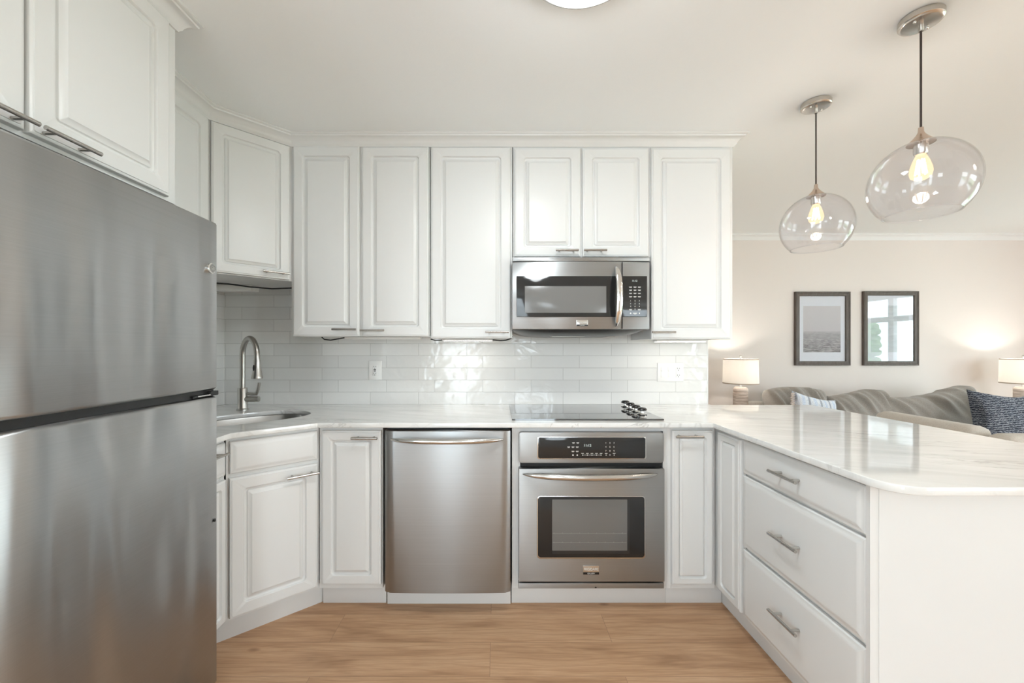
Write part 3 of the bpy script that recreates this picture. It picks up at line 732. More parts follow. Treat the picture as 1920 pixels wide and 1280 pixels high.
for px, py in ((1075, 829), (1083, 829), (1066, 837), (1074, 837), (1082, 837), (1074, 845), (1082, 845)): klab(cp).box(oxx(px-2.6), oxx(px+2.6), yk, yk+0.0003, oz(py+0.35), oz(py-0.35)); klab(cp).box(oxx(px-2), oxx(px+2), yk, yk+0.0003, oz(py+1.7), oz(py+1.1))
for px in (1092, 1101, 1109.5, 1118, 1126.5, 1136, 1151): klab(cp).box(oxx(px-2.4), oxx(px+2.4), yk, yk+0.0003, oz(849.6), oz(848.6)); klab(cp).ball((oxx(px), yk, oz(852.4)), 0.0024, 8, 6, (1, 0.2, 1))
klab(cp).box(oxx(1092), oxx(1126.5), yk, yk+0.0003, oz(852.6), oz(852.2))
for px in (1074, 1082): klab(cp).ball((oxx(px), yk, oz(852.6)), 0.0042, 8, 6, (0.8, 0.1, 1))
klab_done()
dr = B().slab(ex0-0.002, ex1-0.002, oz(1087.5), oz(877), YO-0.014, YBF-0.004, 0.004, 0.004).done('door', M['ovensteel'], t)
YV = YO-0.014
def vz(py): return at(0, py, YV)[1]
def vx(px): return at(px, 0, YV)[0]
B().slab(vx(1006.5), vx(1210), vz(1047), vz(929), YV-0.003, YV+0.004, 0.016, 0.003).done('window_trim', M['chrome2'], dr)
B().slab(vx(1008.5), vx(1208), vz(1044), vz(930.5), YV-0.0042, YV+0.004, 0.014, 0.001).done('glass', M['glassblack'], dr)
B().slab(vx(1035), vx(1180), vz(1037.5), vz(935.5), YV-0.0046, YV-0.003, 0.003, 0.0002).done('inner_pane', mat('dim_inner_glass', (0.03, 0.03, 0.03), 0.1), dr)
B().slab(vx(1035), vx(1175.5), vz(1031), vz(935.5), YV-0.0050, YV-0.003, 0.003, 0.0002).done('screen', M['mesh_reflect'], dr)
b = B()
for py, n in ((999, 9), (1016, 9)):
    b.box(vx(1036), vx(1174), YV-0.0053, YV-0.0050, vz(py+0.35), vz(py-0.35))
    for i in range(n): b.box(vx(1038+i*16), vx(1038.7+i*16), YV-0.0053, YV-0.0050, vz(py), vz(py-2))
b.done('rack', mat('rack_wire', (0.26, 0.255, 0.245), 0.3), dr)
bar_handle(dr, 980.5, 1232, 888, YV, 0.055, 0.0145)
def badge(parent, xa, xb, za, zb, y, big, small):
    p = B().slab(xa, xb, za, zb, y-0.004, y+0.001, 0.002, 0.001).done('badge', M['chrome2'], parent)
    B().box(xa+0.0005, xb-0.0005, y-0.0045, y-0.003, za+0.0005, za+(zb-za)*0.27).done('badge_band', M['black'], p)
    text(big, (zb-za)*0.42, ((xa+xb)/2, y-0.0046, za+(zb-za)*0.60), M['ink'], p, 'lettering', sx=0.78)
    text(small, (zb-za)*0.21, ((xa+xb)/2, y-0.0050, za+(zb-za)*0.14), M['ink'], p, 'lettering', sx=1.0)
badge(dr, vx(1093), vx(1123), vz(1076), vz(1059.5), YV, 'FRIGIDAIRE', 'GALLERY')
vt = B().slab(ex0-0.003, ex1+0.0, oz(1103), oz(1093), YO, YBF-0.002, 0.001, 0.001).done('vent_strip', M['ovensteel'], t)
B().ball((oxx(1117), YO, oz(1101)), 0.004, 10, 8, (1.2, 0.3, 1)).done('screw', M['dark'], vt)

# ------------------------------------------------------------------ cooktop
t = thing('cooktop', 'black glass electric cooktop with four knobs set into the worktop', 'cooktop', (0.445, 2.2, ZK1))
b = B(); b.prism([(x, y) for x, y in [(0.073, 1.952), (0.818, 1.952), (0.818, 2.446), (0.073, 2.446)]], ZK1+0.0005, ZK1+0.0085)
def ctop():
    m, n, l, p = nt('black_ceramic_glass')
    p.inputs['Base Color'].default_value = (0.02, 0.02, 0.02, 1); p.inputs['Roughness'].default_value = 0.04; p.inputs['IOR'].default_value = 2.1; p.inputs['Coat Weight'].default_value = 0.8; p.inputs['Coat Roughness'].default_value = 0.03; return m
g = b.done('glass_top', ctop(), t, smooth=0)
def knob(cx, cy):
    z = ZK1+0.0086
    k = B().lathe([(0, 0), (0.024, 0), (0.024, 0.004), (0.020, 0.006), (0.009, 0.008), (0.008, 0.016), (0.012, 0.020), (0.0235, 0.022), (0.0245, 0.025), (0.0225, 0.031), (0.016, 0.036), (0, 0.037)], (cx, cy, z), 28).done('knob', M['glassblack'], t)
    B().lathe([(0.0245, 0.0022), (0.0252, 0.003), (0.0215, 0.0068), (0.0095, 0.0088), (0.0087, 0.0158), (0.0125, 0.0195), (0.0243, 0.0216), (0.0243, 0.0212), (0.0125, 0.0190), (0.008, 0.0158), (0.009, 0.0078), (0.021, 0.0058), (0.0243, 0.0022)], (cx, cy, z), 28).done('chrome_collar', M['chrome'], k)
for cy in (2.08, 2.17, 2.26, 2.35): knob(0.757, cy)

# ------------------------------------------------------------------ microwave
YM = 2.105
def mx(px, Y=YM): return at(px, 0, Y)[0]
def mz(py, Y=YM): return at(0, py, Y)[1]
t = thing('microwave', 'stainless steel over-the-range microwave below the short upper cabinet', 'microwave', ((mx(961)+mx(1219))/2, 2.3, mz(634)))
zt = mz(481.5)
zbt = min(zt, at(0, 481, YD)[1]-0.002)
B().box(mx(963), mx(1217), 2.152, YB-0.01, mz(617), zbt-0.004).done('body', M['ovensteel'], t, smooth=0)
B().slab(mx(961), mx(1219.3), mz(489), zbt, YM+0.004, 2.151, 0.002, 0.003).done('vent_grille', M['steel'], t)
b = B(); loops = []
for i in range(21):
    u = -1+2*i/20; x = mx(961)+(mx(1219)-mx(961))*i/20; y = YM+0.010*u*u
    loops.append([(x, 2.151, mz(617)), (x, 2.151, mz(490)), (x, y+0.003, mz(490)), (x, y, mz(491.5)), (x, y, mz(615.5)), (x, y+0.003, mz(617))])
b.loft(loops); dr = b.done('front', M['steel'], t, smooth=40)
B().slab(mx(968.5), mx(1213), mz(594), mz(517.5), YM-0.0030, YM+0.01, 0.003, 0.0008).done('glass', M['glassblack'], dr)
B().slab(mx(984), mx(1136.5), mz(586.5), mz(536.5), YM-0.0036, YM, 0.001, 0.0003).done('window_screen', M['mwglass'], dr)
B().box(mx(1166.7), mx(1167.3), YM-0.0034, YM+0.002, mz(616), mz(491.5)).done('door_seam', M['dark'], dr)
pts, rs = [], []
for i in range(25):
    u = -1+2*i/24
    pts.append((mx(1155)+0.006*(1-u*u), YM-0.004-0.042*(1-u*u)**0.6, (mz(499)+mz(611.5))/2-u*(mz(499)-mz(611.5))/2)); rs.append(max(0.004, 0.0175*(1-abs(u)**4)**0.5))
B().tube(pts, rs, 16, flat=0.5).done('handle', M['chrome'], dr, smooth=60)
yk = YM-0.0034
text('11:12', 0.013, (mx(1189.5), yk, mz(526.5)), M['display'], dr, 'clock_digits')
for r_, row in enumerate(('123', '456', '789', '.0.')):
    for c_, ch in enumerate(row):
        if ch != '.': text(ch, 0.0095, (mx(1182+8.2*c_), yk, mz(564+5.3*r_)), M['ink'], dr, 'key_digit')
for c_ in range(3):
    for py in (538, 543.5, 549.5, 555.8, 580): 
        px = 1182+8.2*c_
        if py == 580 and c_ == 1: continue
        klab(dr).box(mx(px-2.7), mx(px+2.7), yk, yk+0.0003, mz(py+0.35), mz(py-0.35)); klab(dr).box(mx(px-2.2), mx(px+2.2), yk, yk+0.0003, mz(py+1.6), mz(py+1.05))
klab(dr).box(mx(1186.5), mx(1194), yk, yk+0.0003, mz(587.6), mz(586.6)); klab(dr).box(mx(1188), mx(1192.5), yk, yk+0.0003, mz(589), mz(588.2))
klab(dr).ball((mx(1198.5), yk, mz(587.3)), 0.004, 8, 6, (0.8, 0.1, 1)); klab(dr).ball((mx(1182), yk, mz(587.3)), 0.004, 8, 6, (1, 0.1, 0.9))
klab_done()
badge(dr, mx(1080.5), mx(1102), mz(611.5), mz(600), YM-0.0005, 'FRIGIDAIRE', 'GALLERY')
b = B(); zb0, zb1 = mz(617)-0.001, mz(634, 2.15)
loops = []
for i in range(15):
    u = -1+2*i/14; x = mx(963)+(mx(1217)-mx(963))*i/14; k = (1-abs(u)**6)
    loops.append([(x, 2.118+0.01*u*u, zb0), (x, 2.13+0.01*u*u, zb0-0.010*k-0.002), (x, 2.20, zb0-0.030*k-0.003), (x, 2.48, zb0-0.032*k-0.003), (x, 2.50, zb0)])
b.loft(loops); un = b.done('underside', mat('grey_underside', (0.10, 0.098, 0.095), 0.3, 0.6), t, smooth=50)
B().box(mx(1040), mx(1105), 2.21, 2.30, zb0-0.036, zb0-0.034).done('grease_filter', M['nickel'], un)
B().box(mx(1150), mx(1165), 2.22, 2.30, zb0-0.036, zb0-0.034).done('lamp_cover', M['nickel'], un)

# ------------------------------------------------------------------ refrigerator
XFR = -1.009
t = thing('refrigerator', 'large stainless steel top-freezer refrigerator filling the left edge', 'refrigerator', (-1.36, 1.079, 0), PI/2)
yl = -(XFR+1.36); x0, x1 = -0.379, 0.379
B().box(x0+0.006, x1-0.006, yl+0.075, 0.355, 0.02, 1.712, 0.006).done('body', mat('grey_fridge_body', (0.20, 0.20, 0.195), 0.5), t, True)
def fdoor(z0, z1):
    loops = []
    for i in range(41):
        u = -1+2*i/40; x = x0+(x1-x0)*i/40
        e = max(0, abs(u)-0.955)/0.045
        y = yl+0.012*u*u*0.4+0.020*e**2.2
        loops.append([(x, yl+0.070, z0), (x, yl+0.070, z1), (x, y+0.012, z1), (x, y+0.004, z1-0.003), (x, y, z1-0.010), (x, y, z0+0.010), (x, y+0.004, z0+0.003), (x, y+0.012, z0)])
    return B().loft(loops).done('door', M['fridge'], t, True, 40)
top = fdoor(1.122, 1.724); low = fdoor(0.06, 1.098)
b = B(); b.box(x0+0.01, x1-0.012, yl+0.02, yl+0.072, 1.0985, 1.1215); b.done('gasket', M['black'], t, True)
b = B(); b.box(x1-0.12, x1-0.05, yl+0.010, yl+0.019, 1.1005, 1.1085, 0.001); b.box(x1-0.045, x1-0.008, yl+0.004, yl+0.019, 1.101, 1.117, 0.002); b.done('hinge', M['black'], t, True)
b = B(); b.box(x1-0.105, x1-0.045, yl+0.006, yl+0.0095, 1.104, 1.107); b.done('hinge_plate', M['chrome'], t, True)
B().box(x0+0.02, x1-0.02, yl+0.05, yl+0.075, 0.0, 0.055).done('kick_grille', M['black'], t, True)
bx, bz = 0.330, 1.275+(147/747)*1.41
eb = B().tube([(bx, yl+0.012, bz), (bx, yl-0.0015, bz), (bx, yl-0.0025, bz)], [0.0185, 0.0185, 0.017], 32).done('emblem', M['chrome'], top, True)
B().tube([(bx, yl-0.0024, bz), (bx, yl-0.0030, bz)], [0.0148, 0.0148], 32).done('emblem_face', mat('grey_emblem_face', (0.30, 0.30, 0.29), 0.3, 0.8), eb, True)
text('GE', 0.0155, (bx, yl-0.0032, bz), M['chrome'], eb, 'monogram', True)
b = B()
for k in range(4):
    a = PI/4+k*PI/2; b.tube([(bx+0.0135*math.cos(a+s), yl-0.0031, bz+0.0135*math.sin(a+s)) for s in (-0.5, -0.2, 0.1, 0.4)], [0.0004, 0.0009, 0.0009, 0.0004], 6)
b.done('monogram_flourish', M['chrome'], eb, True)
B().ball((0.347, yl+0.001, 0.655), 0.005, 10, 8, (1, 0.4, 1.2)).done('hole_plug', M['black'], low, True)

# ------------------------------------------------------------------ wall plates
YP = YB-0.008
def plate(name, label, cat, px0, px1, py0, py1):
    x0, z1 = at(px0, py0, YP); x1, z0 = at(px1, py1, YP)
    t = thing(name, label, cat, ((x0+x1)/2, YP, (z0+z1)/2))
    B().slab(x0, x1, z0, z1, YP-0.006, YP-0.0005, 0.003, 0.003).done('cover_plate', M['plate'], t)
    return t
def recept(t, xc, zc, gfci):
    y = YP-0.0075
    rc = B().slab(xc-0.0165, xc+0.0165, zc-0.033, zc+0.033, y, YP-0.005, 0.002, 0.001).done('socket', M['plate'], t)
    for s in (-1, 1):
        b = B()
        for sx in (-1, 1): b.box(xc+sx*0.0063-0.0012, xc+sx*0.0063+0.0012, y-0.0003, y+0.001, zc+s*0.021-0.001, zc+s*0.021+0.007)
        b.ball((xc, y, zc+s*0.021-0.008), 0.0026, 8, 6, (1, 0.2, 1))
        b.done('prong_slots', M['black'], rc)
    if gfci:
        B().box(xc-0.007, xc+0.007, y-0.001, y+0.001, zc+0.002, zc+0.007).done('reset_button', M['dark'], rc)
        B().box(xc-0.006, xc+0.006, y-0.001, y+0.001, zc-0.007, zc-0.002).done('test_button', M['black'], rc)
t = plate('outlet', 'white wall outlet on the tiles above the dishwasher', 'outlet', 692, 715.5, 676, 712)
xc, zc = at(703.5, 694, YP); recept(t, xc, zc, True)
t = plate('switch_plate', 'wide white plate with two switches and an outlet beside the right upper cabinet', 'switch', 1232, 1281, 680, 715)
for px in (1243, 1256.5):
    xc, zc = at(px, 697.5, YP)
    r = B().slab(xc-0.0165, xc+0.0165, zc-0.033, zc+0.033, YP-0.0075, YP-0.005, 0.002, 0.001).done('switch', M['plate'], t)
    b = B(); b.box(xc-0.014, xc+0.014, YP-0.0105, YP-0.0075, zc+0.006, zc+0.013, 0.001); b.done('rocker', M['plate'], r)
xc, zc = at(1271, 697.5, YP); recept(t, xc, zc, False)

# ------------------------------------------------------------------ under-cabinet lights and cords
def strip(label, px0, px1, zc, lit, Y=2.30):
    x0, x1 = (px0-CX)/F*Y, (px1-CX)/F*Y
    t = thing('under_cabinet_light', label, 'light', ((x0+x1)/2, Y, zc), 0, 'lights under the upper cabinets')
    B().box(x0, x1, Y-0.03, Y+0.03, zc-0.012, zc-0.001, 0.002).done('housing', M['plate'], t)
    B().box(x0+0.01, x1-0.01, Y-0.024, Y+0.024, zc-0.0145, zc-0.0122).done('diffuser', M['strip'] if lit else M['plate'], t)
    if lit:
        lamp('strip_glow', 'AREA', ((x0+x1)/2, Y, zc-0.016), 0.08, (1, 0.90, 0.80), shape='RECTANGLE', size=x1-x0-0.04, size_y=0.05)
def cabbot(py): return at(0, py, YD)[1]+0.001
strip('unlit white light strip under the two-door upper cabinet', 648, 790, cabbot(630.5), False)
strip('lit white light strip under the single-door cabinet left of the microwave', 830, 926, cabbot(634), True)
strip('lit white light strip under the upper cabinet right of the microwave', 1228, 1322, cabbot(636), True)
def cord(name, label, pts, r=0.0035):
    return tag(B().tube(pts, r, 8).done(name, M['rubber'], smooth=60), label, 'cord')
z = cabbot(630.5)
cord('power_cord', 'short black cord dangling under the two-door upper cabinet', [(-0.99, 2.25, z-0.003), (-0.975, 2.25, z-0.016), (-0.94, 2.25, z-0.020), (-0.90, 2.25, z-0.013), (-0.87, 2.27, z-0.006)])
z = cabbot(634)
cord('power_cord', 'black cord between the light strip and the microwave bottom', [(-0.025, 2.26, z-0.008), (0.02, 2.25, z-0.012), (0.05, 2.24, z-0.010), (0.078, 2.23, z-0.001), (0.086, 2.23, z+0.012)])
cord('power_cord', 'black cord left of the lit strip beside the microwave', [(-0.375, 2.25, z-0.004), (-0.35, 2.25, z-0.011), (-0.325, 2.27, z-0.010), (-0.305, 2.29, z-0.007)], 0.003)
cord('power_cord', 'black cord sagging under the diagonal corner cabinet', [(-1.60, 2.20, 1.629), (-1.50, 2.22, 1.626), (-1.40, 2.25, 1.614), (-1.29, 2.28, 1.607), (-1.20, 2.29, 1.612), (-1.13, 2.29, 1.616)], 0.004)
B().box(-1.64, -1.42, 2.30, 2.38, 1.60, 1.633, 0.003).done('corner_light', M['plate'])
tag(bpy.data.objects['corner_light'], 'slim grey light fixture under the diagonal corner cabinet', 'light')

# ------------------------------------------------------------------ ceiling light
t = thing('ceiling_light', 'round lit flush ceiling light at the top edge of the photo', 'light', (0.250, 1.107, CEIL))
B().lathe([(0, -0.001), (0.150, -0.001), (0.170, -0.012), (0.174, -0.058), (0.177, -0.060), (0.178, -0.068), (0.170, -0.071), (0.166, -0.066), (0.165, -0.03), (0, -0.03)], (0, 0, 0), 64).done('rim', mat('pale_nickel_rim', (0.55, 0.54, 0.52), 0.4, 0.6), t, True)
B().lathe([(0.1645, -0.040), (0.1645, -0.063), (0.150, -0.066), (0.11, -0.070), (0.05, -0.073), (0.0, -0.074)], (0, 0, 0), 48).done('diffuser', M['domelight'], t, True)
lamp('ceiling_light_glow', 'POINT', (0.250, 1.107, CEIL-0.16), 3.0, (0.92, 0.975, 1.0), shadow_soft_size=0.07)
lamp('ceiling_light_down', 'AREA', (0.250, 1.107, CEIL-0.09), 9, (0.90, 0.97, 1.0), shape='DISK', size=0.30)

# ------------------------------------------------------------------ pendants
def pendant(X, Y, label):
    t = thing('pendant_light', label, 'pendant light', (X, Y, CEIL), 0, 'glass pendants over the peninsula')
    cn = B().lathe([(0, -0.001), (0.058, -0.001), (0.0595, -0.003), (0.0595, -0.021), (0.056, -0.025), (0.049, -0.027), (0.0, -0.028)], (0, 0, 0), 40).done('canopy', M['satin'], t, True)
    b = B(); b.cyl((0, 0, -0.028), (0, 0, -0.052), 0.007, 14); b.done('strain_relief', M['satin'], cn, True)
    for s in (-1, 1): B().ball((s*0.035, s*0.012, -0.029), 0.005, 10, 8).done('screw', M['chrome'], cn, True)
    B().cyl((0, 0, -0.05), (0, 0, -0.392), 0.0032, 10).done('cord', M['bronze_cord'], t, True)
    B().lathe([(0, -0.388), (0.007, -0.388), (0.008, -0.404), (0.013, -0.414), (0.024, -0.428), (0.036, -0.440), (0.038, -0.4445), (0.0, -0.4445)], seg=28).done('socket_cap', M['copper'], t, True)
    B().lathe([(0, -0.4452), (0.0195, -0.4452), (0.0195, -0.478), (0.017, -0.483), (0, -0.483)], seg=24).done('socket', M['satin'], t, True)
    a, c = 0.144, 0.152; zc = -0.584; prof = []
    for i in range(29):
        th = math.radians(16+ i*(136-16)/28); prof.append((a*math.sin(th), zc+c*math.cos(th)*(0.97)))
    prof[0] = (0.036, prof[0][1])
    inner = [(r-0.0026, z_) for r, z_ in prof]
    B().lathe(prof+[(prof[-1][0]-0.001, prof[-1][1]-0.0015)]+inner[::-1]+[prof[0]], seg=56).done('globe', M['glass'], t, True, 60)
    rr, rz = prof[-1]; B().lathe([(rr-0.0012+0.0026*math.cos(q*PI/4), rz+0.0026*math.sin(q*PI/4)) for q in range(9)], seg=56).done('globe_rim', M['glass'], t, True, 60)
    bl = B().lathe([(0.0, -0.4835), (0.013, -0.4835), (0.016, -0.49), (0.022, -0.505), (0.029, -0.530), (0.0305, -0.545), (0.027, -0.560), (0.015, -0.570), (0.004, -0.573), (0.0, -0.577)], seg=28).done('bulb', M['bulb'], t, True, 60)
    b = B()
    for k in range(6):
        an = k*PI/3; b.tube([(0.008*math.cos(an), 0.008*math.sin(an), -0.500), (0.015*math.cos(an), 0.015*math.sin(an), -0.552)], 0.0022, 6)
    b.done('filament', M['filament'], bl, True)
    lamp('pendant_glow', 'POINT', (X, Y, CEIL-0.53), 4.0, (1, 0.88, 0.76), shadow_soft_size=0.022)
    return t
pendant(1.484, 1.395, 'clear glass globe pendant nearest the viewer, the larger looking one at right')
pendant(1.508, 1.884, 'clear glass globe pendant farther back, nearer the kitchen wall')

# ------------------------------------------------------------------ living room
def table_lamp(X, Y, lab, tl, TZ=0.60):
    tt = thing('side_table', tl, 'table', (X, Y, 0), 0, 'side tables beside the sofa')
    B().lathe([(0, TZ-0.03), (0.140, TZ-0.03), (0.145, TZ-0.025), (0.145, TZ-0.005), (0.140, TZ), (0, TZ)], seg=32).done('table_top', M['wood'], tt, True)
    for k in range(3):
        a = k*2*PI/3; B().tube([(0.10*math.cos(a), 0.10*math.sin(a), TZ-0.03), (0.13*math.cos(a), 0.13*math.sin(a), 0)], [0.014, 0.010], 10).done('leg', M['wood'], tt, True)
    t = thing('table_lamp', lab, 'lamp', (X, Y, TZ), 0, 'table lamps beside the sofa')
    k = TZ
    prof = [(0, 0.0005), (0.058, 0.0005)]
    for i in range(9):
        z0 = 0.006+i*0.0305; prof += [(0.0625, z0), (0.0625, z0+0.024), (0.0605, z0+0.027)]
    prof += [(0.050, 0.2915), (0.012, 0.294), (0, 0.294)]
    B().lathe(prof, seg=36).done('base', M['lampbase'], t, True)
    B().cyl((0, 0, 0.294), (0, 0, 0.335), 0.009, 14).done('neck', M['trim'], t, True)
    B().lathe([(0.150, 0.325), (0.1505, 0.325), (0.1455, 0.560), (0.1445, 0.560), (0.149, 0.325)], seg=48).done('lamp_shade', M['shade'], t, True)
    b = B(); b.lathe([(0.1508, 0.325), (0.1513, 0.325), (0.1511, 0.334), (0.1506, 0.334)], seg=48); b.lathe([(0.1458, 0.552), (0.1464, 0.552), (0.1461, 0.561), (0.1455, 0.561)], seg=48)
    b.done('shade_trim', mat('tan_edging', (0.45, 0.36, 0.28), 0.8), t, True)
    b = B(); b.cyl((0, 0, 0.335), (0, 0, 0.375), 0.013, 12)
    for k_ in range(3):
        a = k_*2*PI/3; b.cyl((0.0, 0.0, 0.555), (0.1435*math.cos(a), 0.1435*math.sin(a), 0.555), 0.002, 6)
    b.cyl((0.05, 0, 0.37), (0.05, 0, 0.555), 0.002, 6); b.cyl((0.0, 0, 0.37), (0.05, 0, 0.37), 0.002, 6); b.done('harp', M['satin'], t, True)
    b = B(); b.cyl((0, 0, 0.555), (0, 0, 0.575), 0.004, 10); b.ball((0, 0, 0.584), 0.011, 14, 10); b.done('finial', M['satin'], t, True)
    B().ball((0, 0, 0.43), 0.028, 16, 12, (1, 1, 1.3)).done('bulb', glow('warm_table_bulb', (1, 0.85, 0.68), 4), t, True)
    lamp('table_lamp_glow', 'POINT', (X, Y, TZ+0.47), 6.0, (1, 0.95, 0.88), shadow_soft_size=0.03)
table_lamp(2.322, 3.80, 'table lamp with white drum shade beside the tile wall, left of the sofa', 'round side table left of the sofa under the left lamp')
table_lamp(5.020, 3.80, 'table lamp with white drum shade at the right edge of the photo', 'round side table right of the sofa under the right lamp')

def pillow(w, h, t, name, m, parent=None, mtx=Matrix(), wr=0.012, seed=1, corner=0.12, nu=64, nv=44, pw=2.4, top=None, folds=0.0):
    """stuffed cushion standing in the local x-z plane, thickness along y, base at z=0"""
    rnd = random.Random(seed); ph = [(rnd.uniform(4, 11), rnd.uniform(3, 9), rnd.uniform(0, 6)) for _ in range(6)]
    b = B(); g = {}
    for side in (-1, 1):
        for i in range(nu+1):
            for j in range(nv+1):
                u, v = -1+2*i/nu, -1+2*j/nv
                edge = (1-abs(u)**pw)*(1-abs(v)**pw)
                th = max(edge, 0)**0.42*t/2
                pin = 1-corner*(1-abs(v)**1.5)*abs(u)**6*0.6; pin2 = 1-corner*(1-abs(u)**1.5)*abs(v)**6*0.6
                x = u*w/2*pin; z = h/2+v*h/2*pin2+(top(u)*max(0, v)**2 if top else 0)
                d = sum(math.sin(a*u+c*v+p) for a, c, p in ph)/6*wr*max(edge, 0)**0.3
                fold = wr*0.7*math.sin(9*u+5*v*v+seed)*max(0, v)**2*max(edge, 0)**0.25
                fold += folds*max(edge, 0)**0.3*max(0, v+0.2)*(abs(math.sin(7.5*u+2.6*v+seed))**3+0.6*abs(math.sin(12*u+4.5*v+2*seed))**4-0.5)
                if (i in (0, nu) or j in (0, nv)):
                    key = (i, j)
                    if key not in g: g[key] = b.bm.verts.new(mtx @ Vector((x, 0, z)))
                    g[(side, i, j)] = g[key]
                else: g[(side, i, j)] = b.bm.verts.new(mtx @ Vector((x, side*(th+d+fold), z)))
    for side in (-1, 1):
        for i in range(nu):
            for j in range(nv):
                q = [g[(side, i, j)], g[(side, i+1, j)], g[(side, i+1, j+1)], g[(side, i, j+1)]]
                b.bm.faces.new(q if side < 0 else q[::-1])
    return b.done(name, m, parent, local=True, smooth=80)

sx0, sx1 = 2.48, 4.80
t = thing('sofa', 'long grey-brown sofa with slumped back cushions under the two pictures', 'sofa', ((sx0+sx1)/2, 3.55, 0))
def R(ax, d): return Matrix.Rotation(math.radians(d), 4, ax)
cxs = (sx0+sx1)/2
b = B(); b.box(-(sx1-sx0)/2, (sx1-sx0)/2, -0.42, 0.36, 0.10, 0.30, 0.03, 3); b.done('base', M['sofa'], t, True)
b = B(); b.box(-(sx1-sx0)/2, (sx1-sx0)/2, 0.32, 0.46, 0.28, 0.74, 0.05, 4); b.done('back_frame', M['sofa'], t, True)
for s in (1,):
    b = B(); xe = s*(sx1-sx0)/2; b.box(xe-s*0.16, xe, -0.42, 0.315, 0.302, 0.60, 0.05, 4); b.done('arm', M['sofa'], t, True)
for k in range(3):
    xa = -(sx1-sx0)/2+0.005+k*0.718; B().box(xa, xa+0.712, -0.43, 0.10, 0.305, 0.44, 0.05, 4).done('seat_cushion', M['sofa'], t, True)
for sx in (-1, 1):
    for sy in (-0.36, 0.36): B().cyl((sx*0.98, sy, 0.10), (sx*0.98, sy, 0.0), 0.025, 12, 0.018).done('leg', M['wood'], t, True)
# back cushions: (centre px, width, height, base, tilt, depth, seed, top edge)
for px, wd, hh, zb, tilt, Y, sd, tp in ((1497, 0.52, 0.44, 0.455, 1, 3.62, 3, lambda u: 0.03-0.05*u*u), (1608, 0.66, 0.43, 0.430, -3, 3.62, 5, lambda u: 0.03*math.exp(-((u-0.45)/0.4)**2)-0.02*math.exp(-((u+0.6)/0.3)**2)),
                                    (1748, 0.95, 0.44, 0.420, -4, 3.60, 8, lambda u: 0.045*math.exp(-((u-0.75)/0.35)**2)-0.02*math.exp(-((u+0.3)/0.4)**2))):
    X = (px-CX)/F*Y
    m = Matrix.Translation((X-cxs, Y-3.55, zb)) @ R('X', -10) @ R('Y', tilt)
    pillow(wd, hh, 0.25, 'back_cushion', M['sofa'], t, m, 0.012, sd, 0.10, pw=4.0, top=tp, folds=0.05)
# beige chair with its back to the peninsula
t = thing('armchair', 'beige upholstered armchair behind the peninsula, back turned to it', 'armchair', (3.20, 2.62, 0))
b = B(); b.box(-0.42, -0.27, -0.29, 0.34, 0.12, 0.805, 0.055, 5); b.done('backrest', M['beige'], t, True)
b = B(); b.box(-0.39, 0.40, -0.45, -0.305, 0.12, 0.785, 0.055, 5); b.done('arm', M['beige'], t, True)
b = B(); b.box(-0.265, 0.40, 0.22, 0.34, 0.12, 0.62, 0.05, 5); b.done('arm', M['beige'], t, True)
b = B(); b.box(-0.262, 0.42, -0.30, 0.215, 0.12, 0.46, 0.05, 4); b.done('seat', M['beige'], t, True)
for sx in (-0.33, 0.33):
    for sy in (-0.36, 0.27): B().cyl((sx, sy, 0.125), (sx, sy, 0), 0.022, 12, 0.015).done('leg', M['wood'], t, True)

# throw pillows
o = pillow(0.40, 0.37, 0.15, 'throw_pillow', M['paleblue'], None, Matrix(), 0.008, 11, 0.35)
o.location = (2.605, 3.27, 0.515); o.rotation_euler = (math.radians(-14), math.radians(12), math.radians(4))
tag(o, 'pale blue and white woven throw pillow with fringed edge at the left sofa end', 'pillow', 'throw pillows on the sofa')
b = B(); rnd = random.Random(4)
for i in range(22):
    z0 = 0.02+i*0.0155; b.tube([(-0.185, -0.012, z0), (-0.203-0.01*rnd.random(), -0.02, z0-0.005), (-0.222-0.012*rnd.random(), -0.022, z0-0.016)], [0.005, 0.008, 0.004], 6)
fr = b.done('fringe', M['blush'], o, True, 60); fr['kind'] = 'stuff'
o = pillow(0.54, 0.43, 0.18, 'throw_pillow', M['tweed'], None, Matrix(), 0.010, 21, 0.5)
o.location = (4.11, 3.18, 0.490); o.rotation_euler = (math.radians(-13), math.radians(4), math.radians(-5))
tag(o, 'large navy and white tweed throw pillow in front of the grey sofa cushions at right', 'pillow', 'throw pillows on the sofa')
o = pillow(0.30, 0.38, 0.12, 'throw_pillow', fabric('slate_blue_cloth', (0.14, 0.16, 0.20), (0.24, 0.27, 0.33)), None, Matrix(), 0.006, 31, 0.3)
o.location = (4.475, 3.40, 0.475); o.rotation_euler = (math.radians(-8), math.radians(-5), math.radians(-3))
tag(o, 'slate blue throw pillow peeking out behind the tweed pillow at the right edge', 'pillow', 'throw pillows on the sofa')

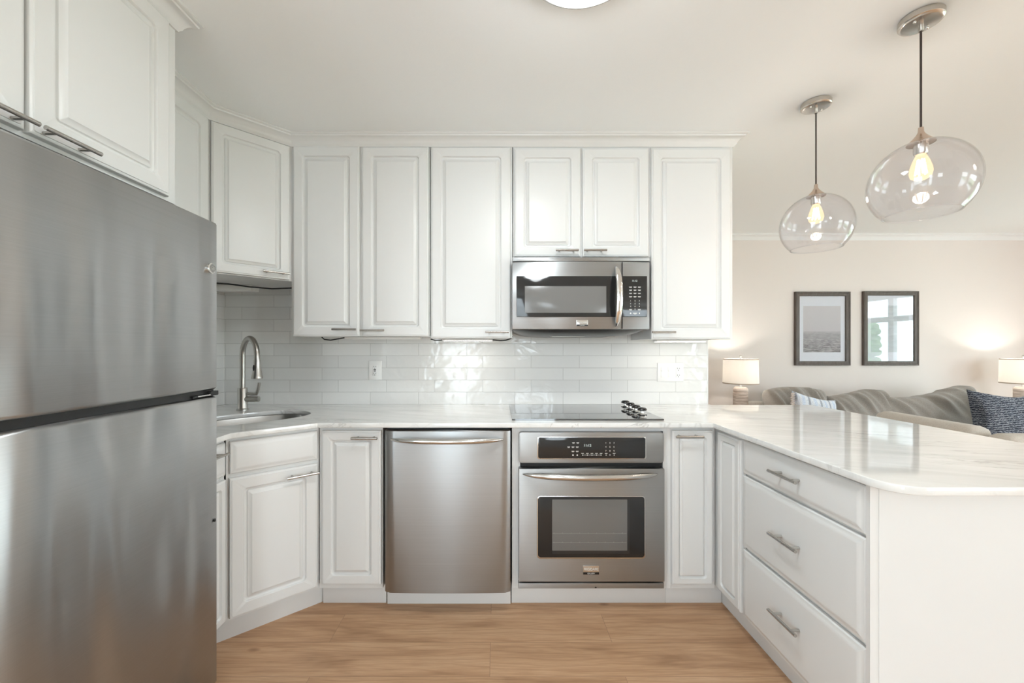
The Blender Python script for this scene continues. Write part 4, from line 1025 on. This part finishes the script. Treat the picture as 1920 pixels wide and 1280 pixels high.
# pictures
def picture(px0, px1, py0, py1, lab, pr):
    Y = YF-0.03; x0, z1 = at(px0, py0, Y); x1, z0 = at(px1, py1, Y)
    t = thing('framed_picture', lab, 'picture', ((x0+x1)/2, YF-0.002, z0), 0, 'framed sea prints on the living room wall')
    prof = [(0, 0.0), (0, -0.026), (0.004, -0.030), (0.014, -0.030), (0.016, -0.026), (0.030, -0.022), (0.042, -0.022), (0.044, -0.018), (0.044, 0.0)]
    b = B(); loops = []
    for ins, yy in prof: loops.append([(x0+ins, YF-0.002+yy, z0+ins), (x1-ins, YF-0.002+yy, z0+ins), (x1-ins, YF-0.002+yy, z1-ins), (x0+ins, YF-0.002+yy, z1-ins)])
    loops.append(loops[0]); b.loft(loops, cap=False); b.done('frame', M['frame'], t, smooth=0)
    i = 0.0445
    B().box(x0+i, x1-i, YF-0.010, YF-0.004, z0+i, z1-i).done('mat_board', M['mat_board'], t, smooth=0)
    w_, h_ = x1-x0-2*i, z1-z0-2*i
    B().box(x0+i+w_*0.095, x1-i-w_*0.095, YF-0.0112, YF-0.0101, z0+i+h_*0.135, z1-i-h_*0.15).done('print', pr, t, smooth=0)
    B().box(x0+i, x1-i, YF-0.0165, YF-0.0145, z0+i, z1-i).done('glazing', M['pictureglass'], t, smooth=0)
picture(1492.5, 1595.5, 546.5, 685, 'brown framed grey sea picture, left of the two on the beige wall', M['print'])
picture(1620.5, 1724, 545.5, 685, 'brown framed picture whose glass mirrors a bright window, right of the two', M['print2'])

# ------------------------------------------------------------------ parts that look different from the rest of their thing
PART = {'handle': 'brushed metal bar handle', 'knob': 'black control knob with chrome collar', 'badge': 'small metal maker badge', 'clock_digits': 'lit clock digits', 'glass_strip': 'black glass control strip',
        'toe_kick': 'white toe kick board', 'spray_head': 'flared pull-down spray head', 'cord': 'brown hanging cord', 'globe': 'clear glass globe', 'bulb': 'glowing bulb', 'emblem': 'round metal emblem',
        'lamp_shade': 'white drum shade', 'fringe': 'taupe knotted fringe', 'print': 'sea print', 'mat_board': 'white mat board', 'control_strip': 'black control strip', 'gasket': 'black gap between the doors', 'canopy': 'satin nickel ceiling canopy'}
for o in S.objects:
    if o.parent and o.type == 'MESH':
        k = o.name.split('.')[0]
        if k in PART: o['label'] = PART[k]
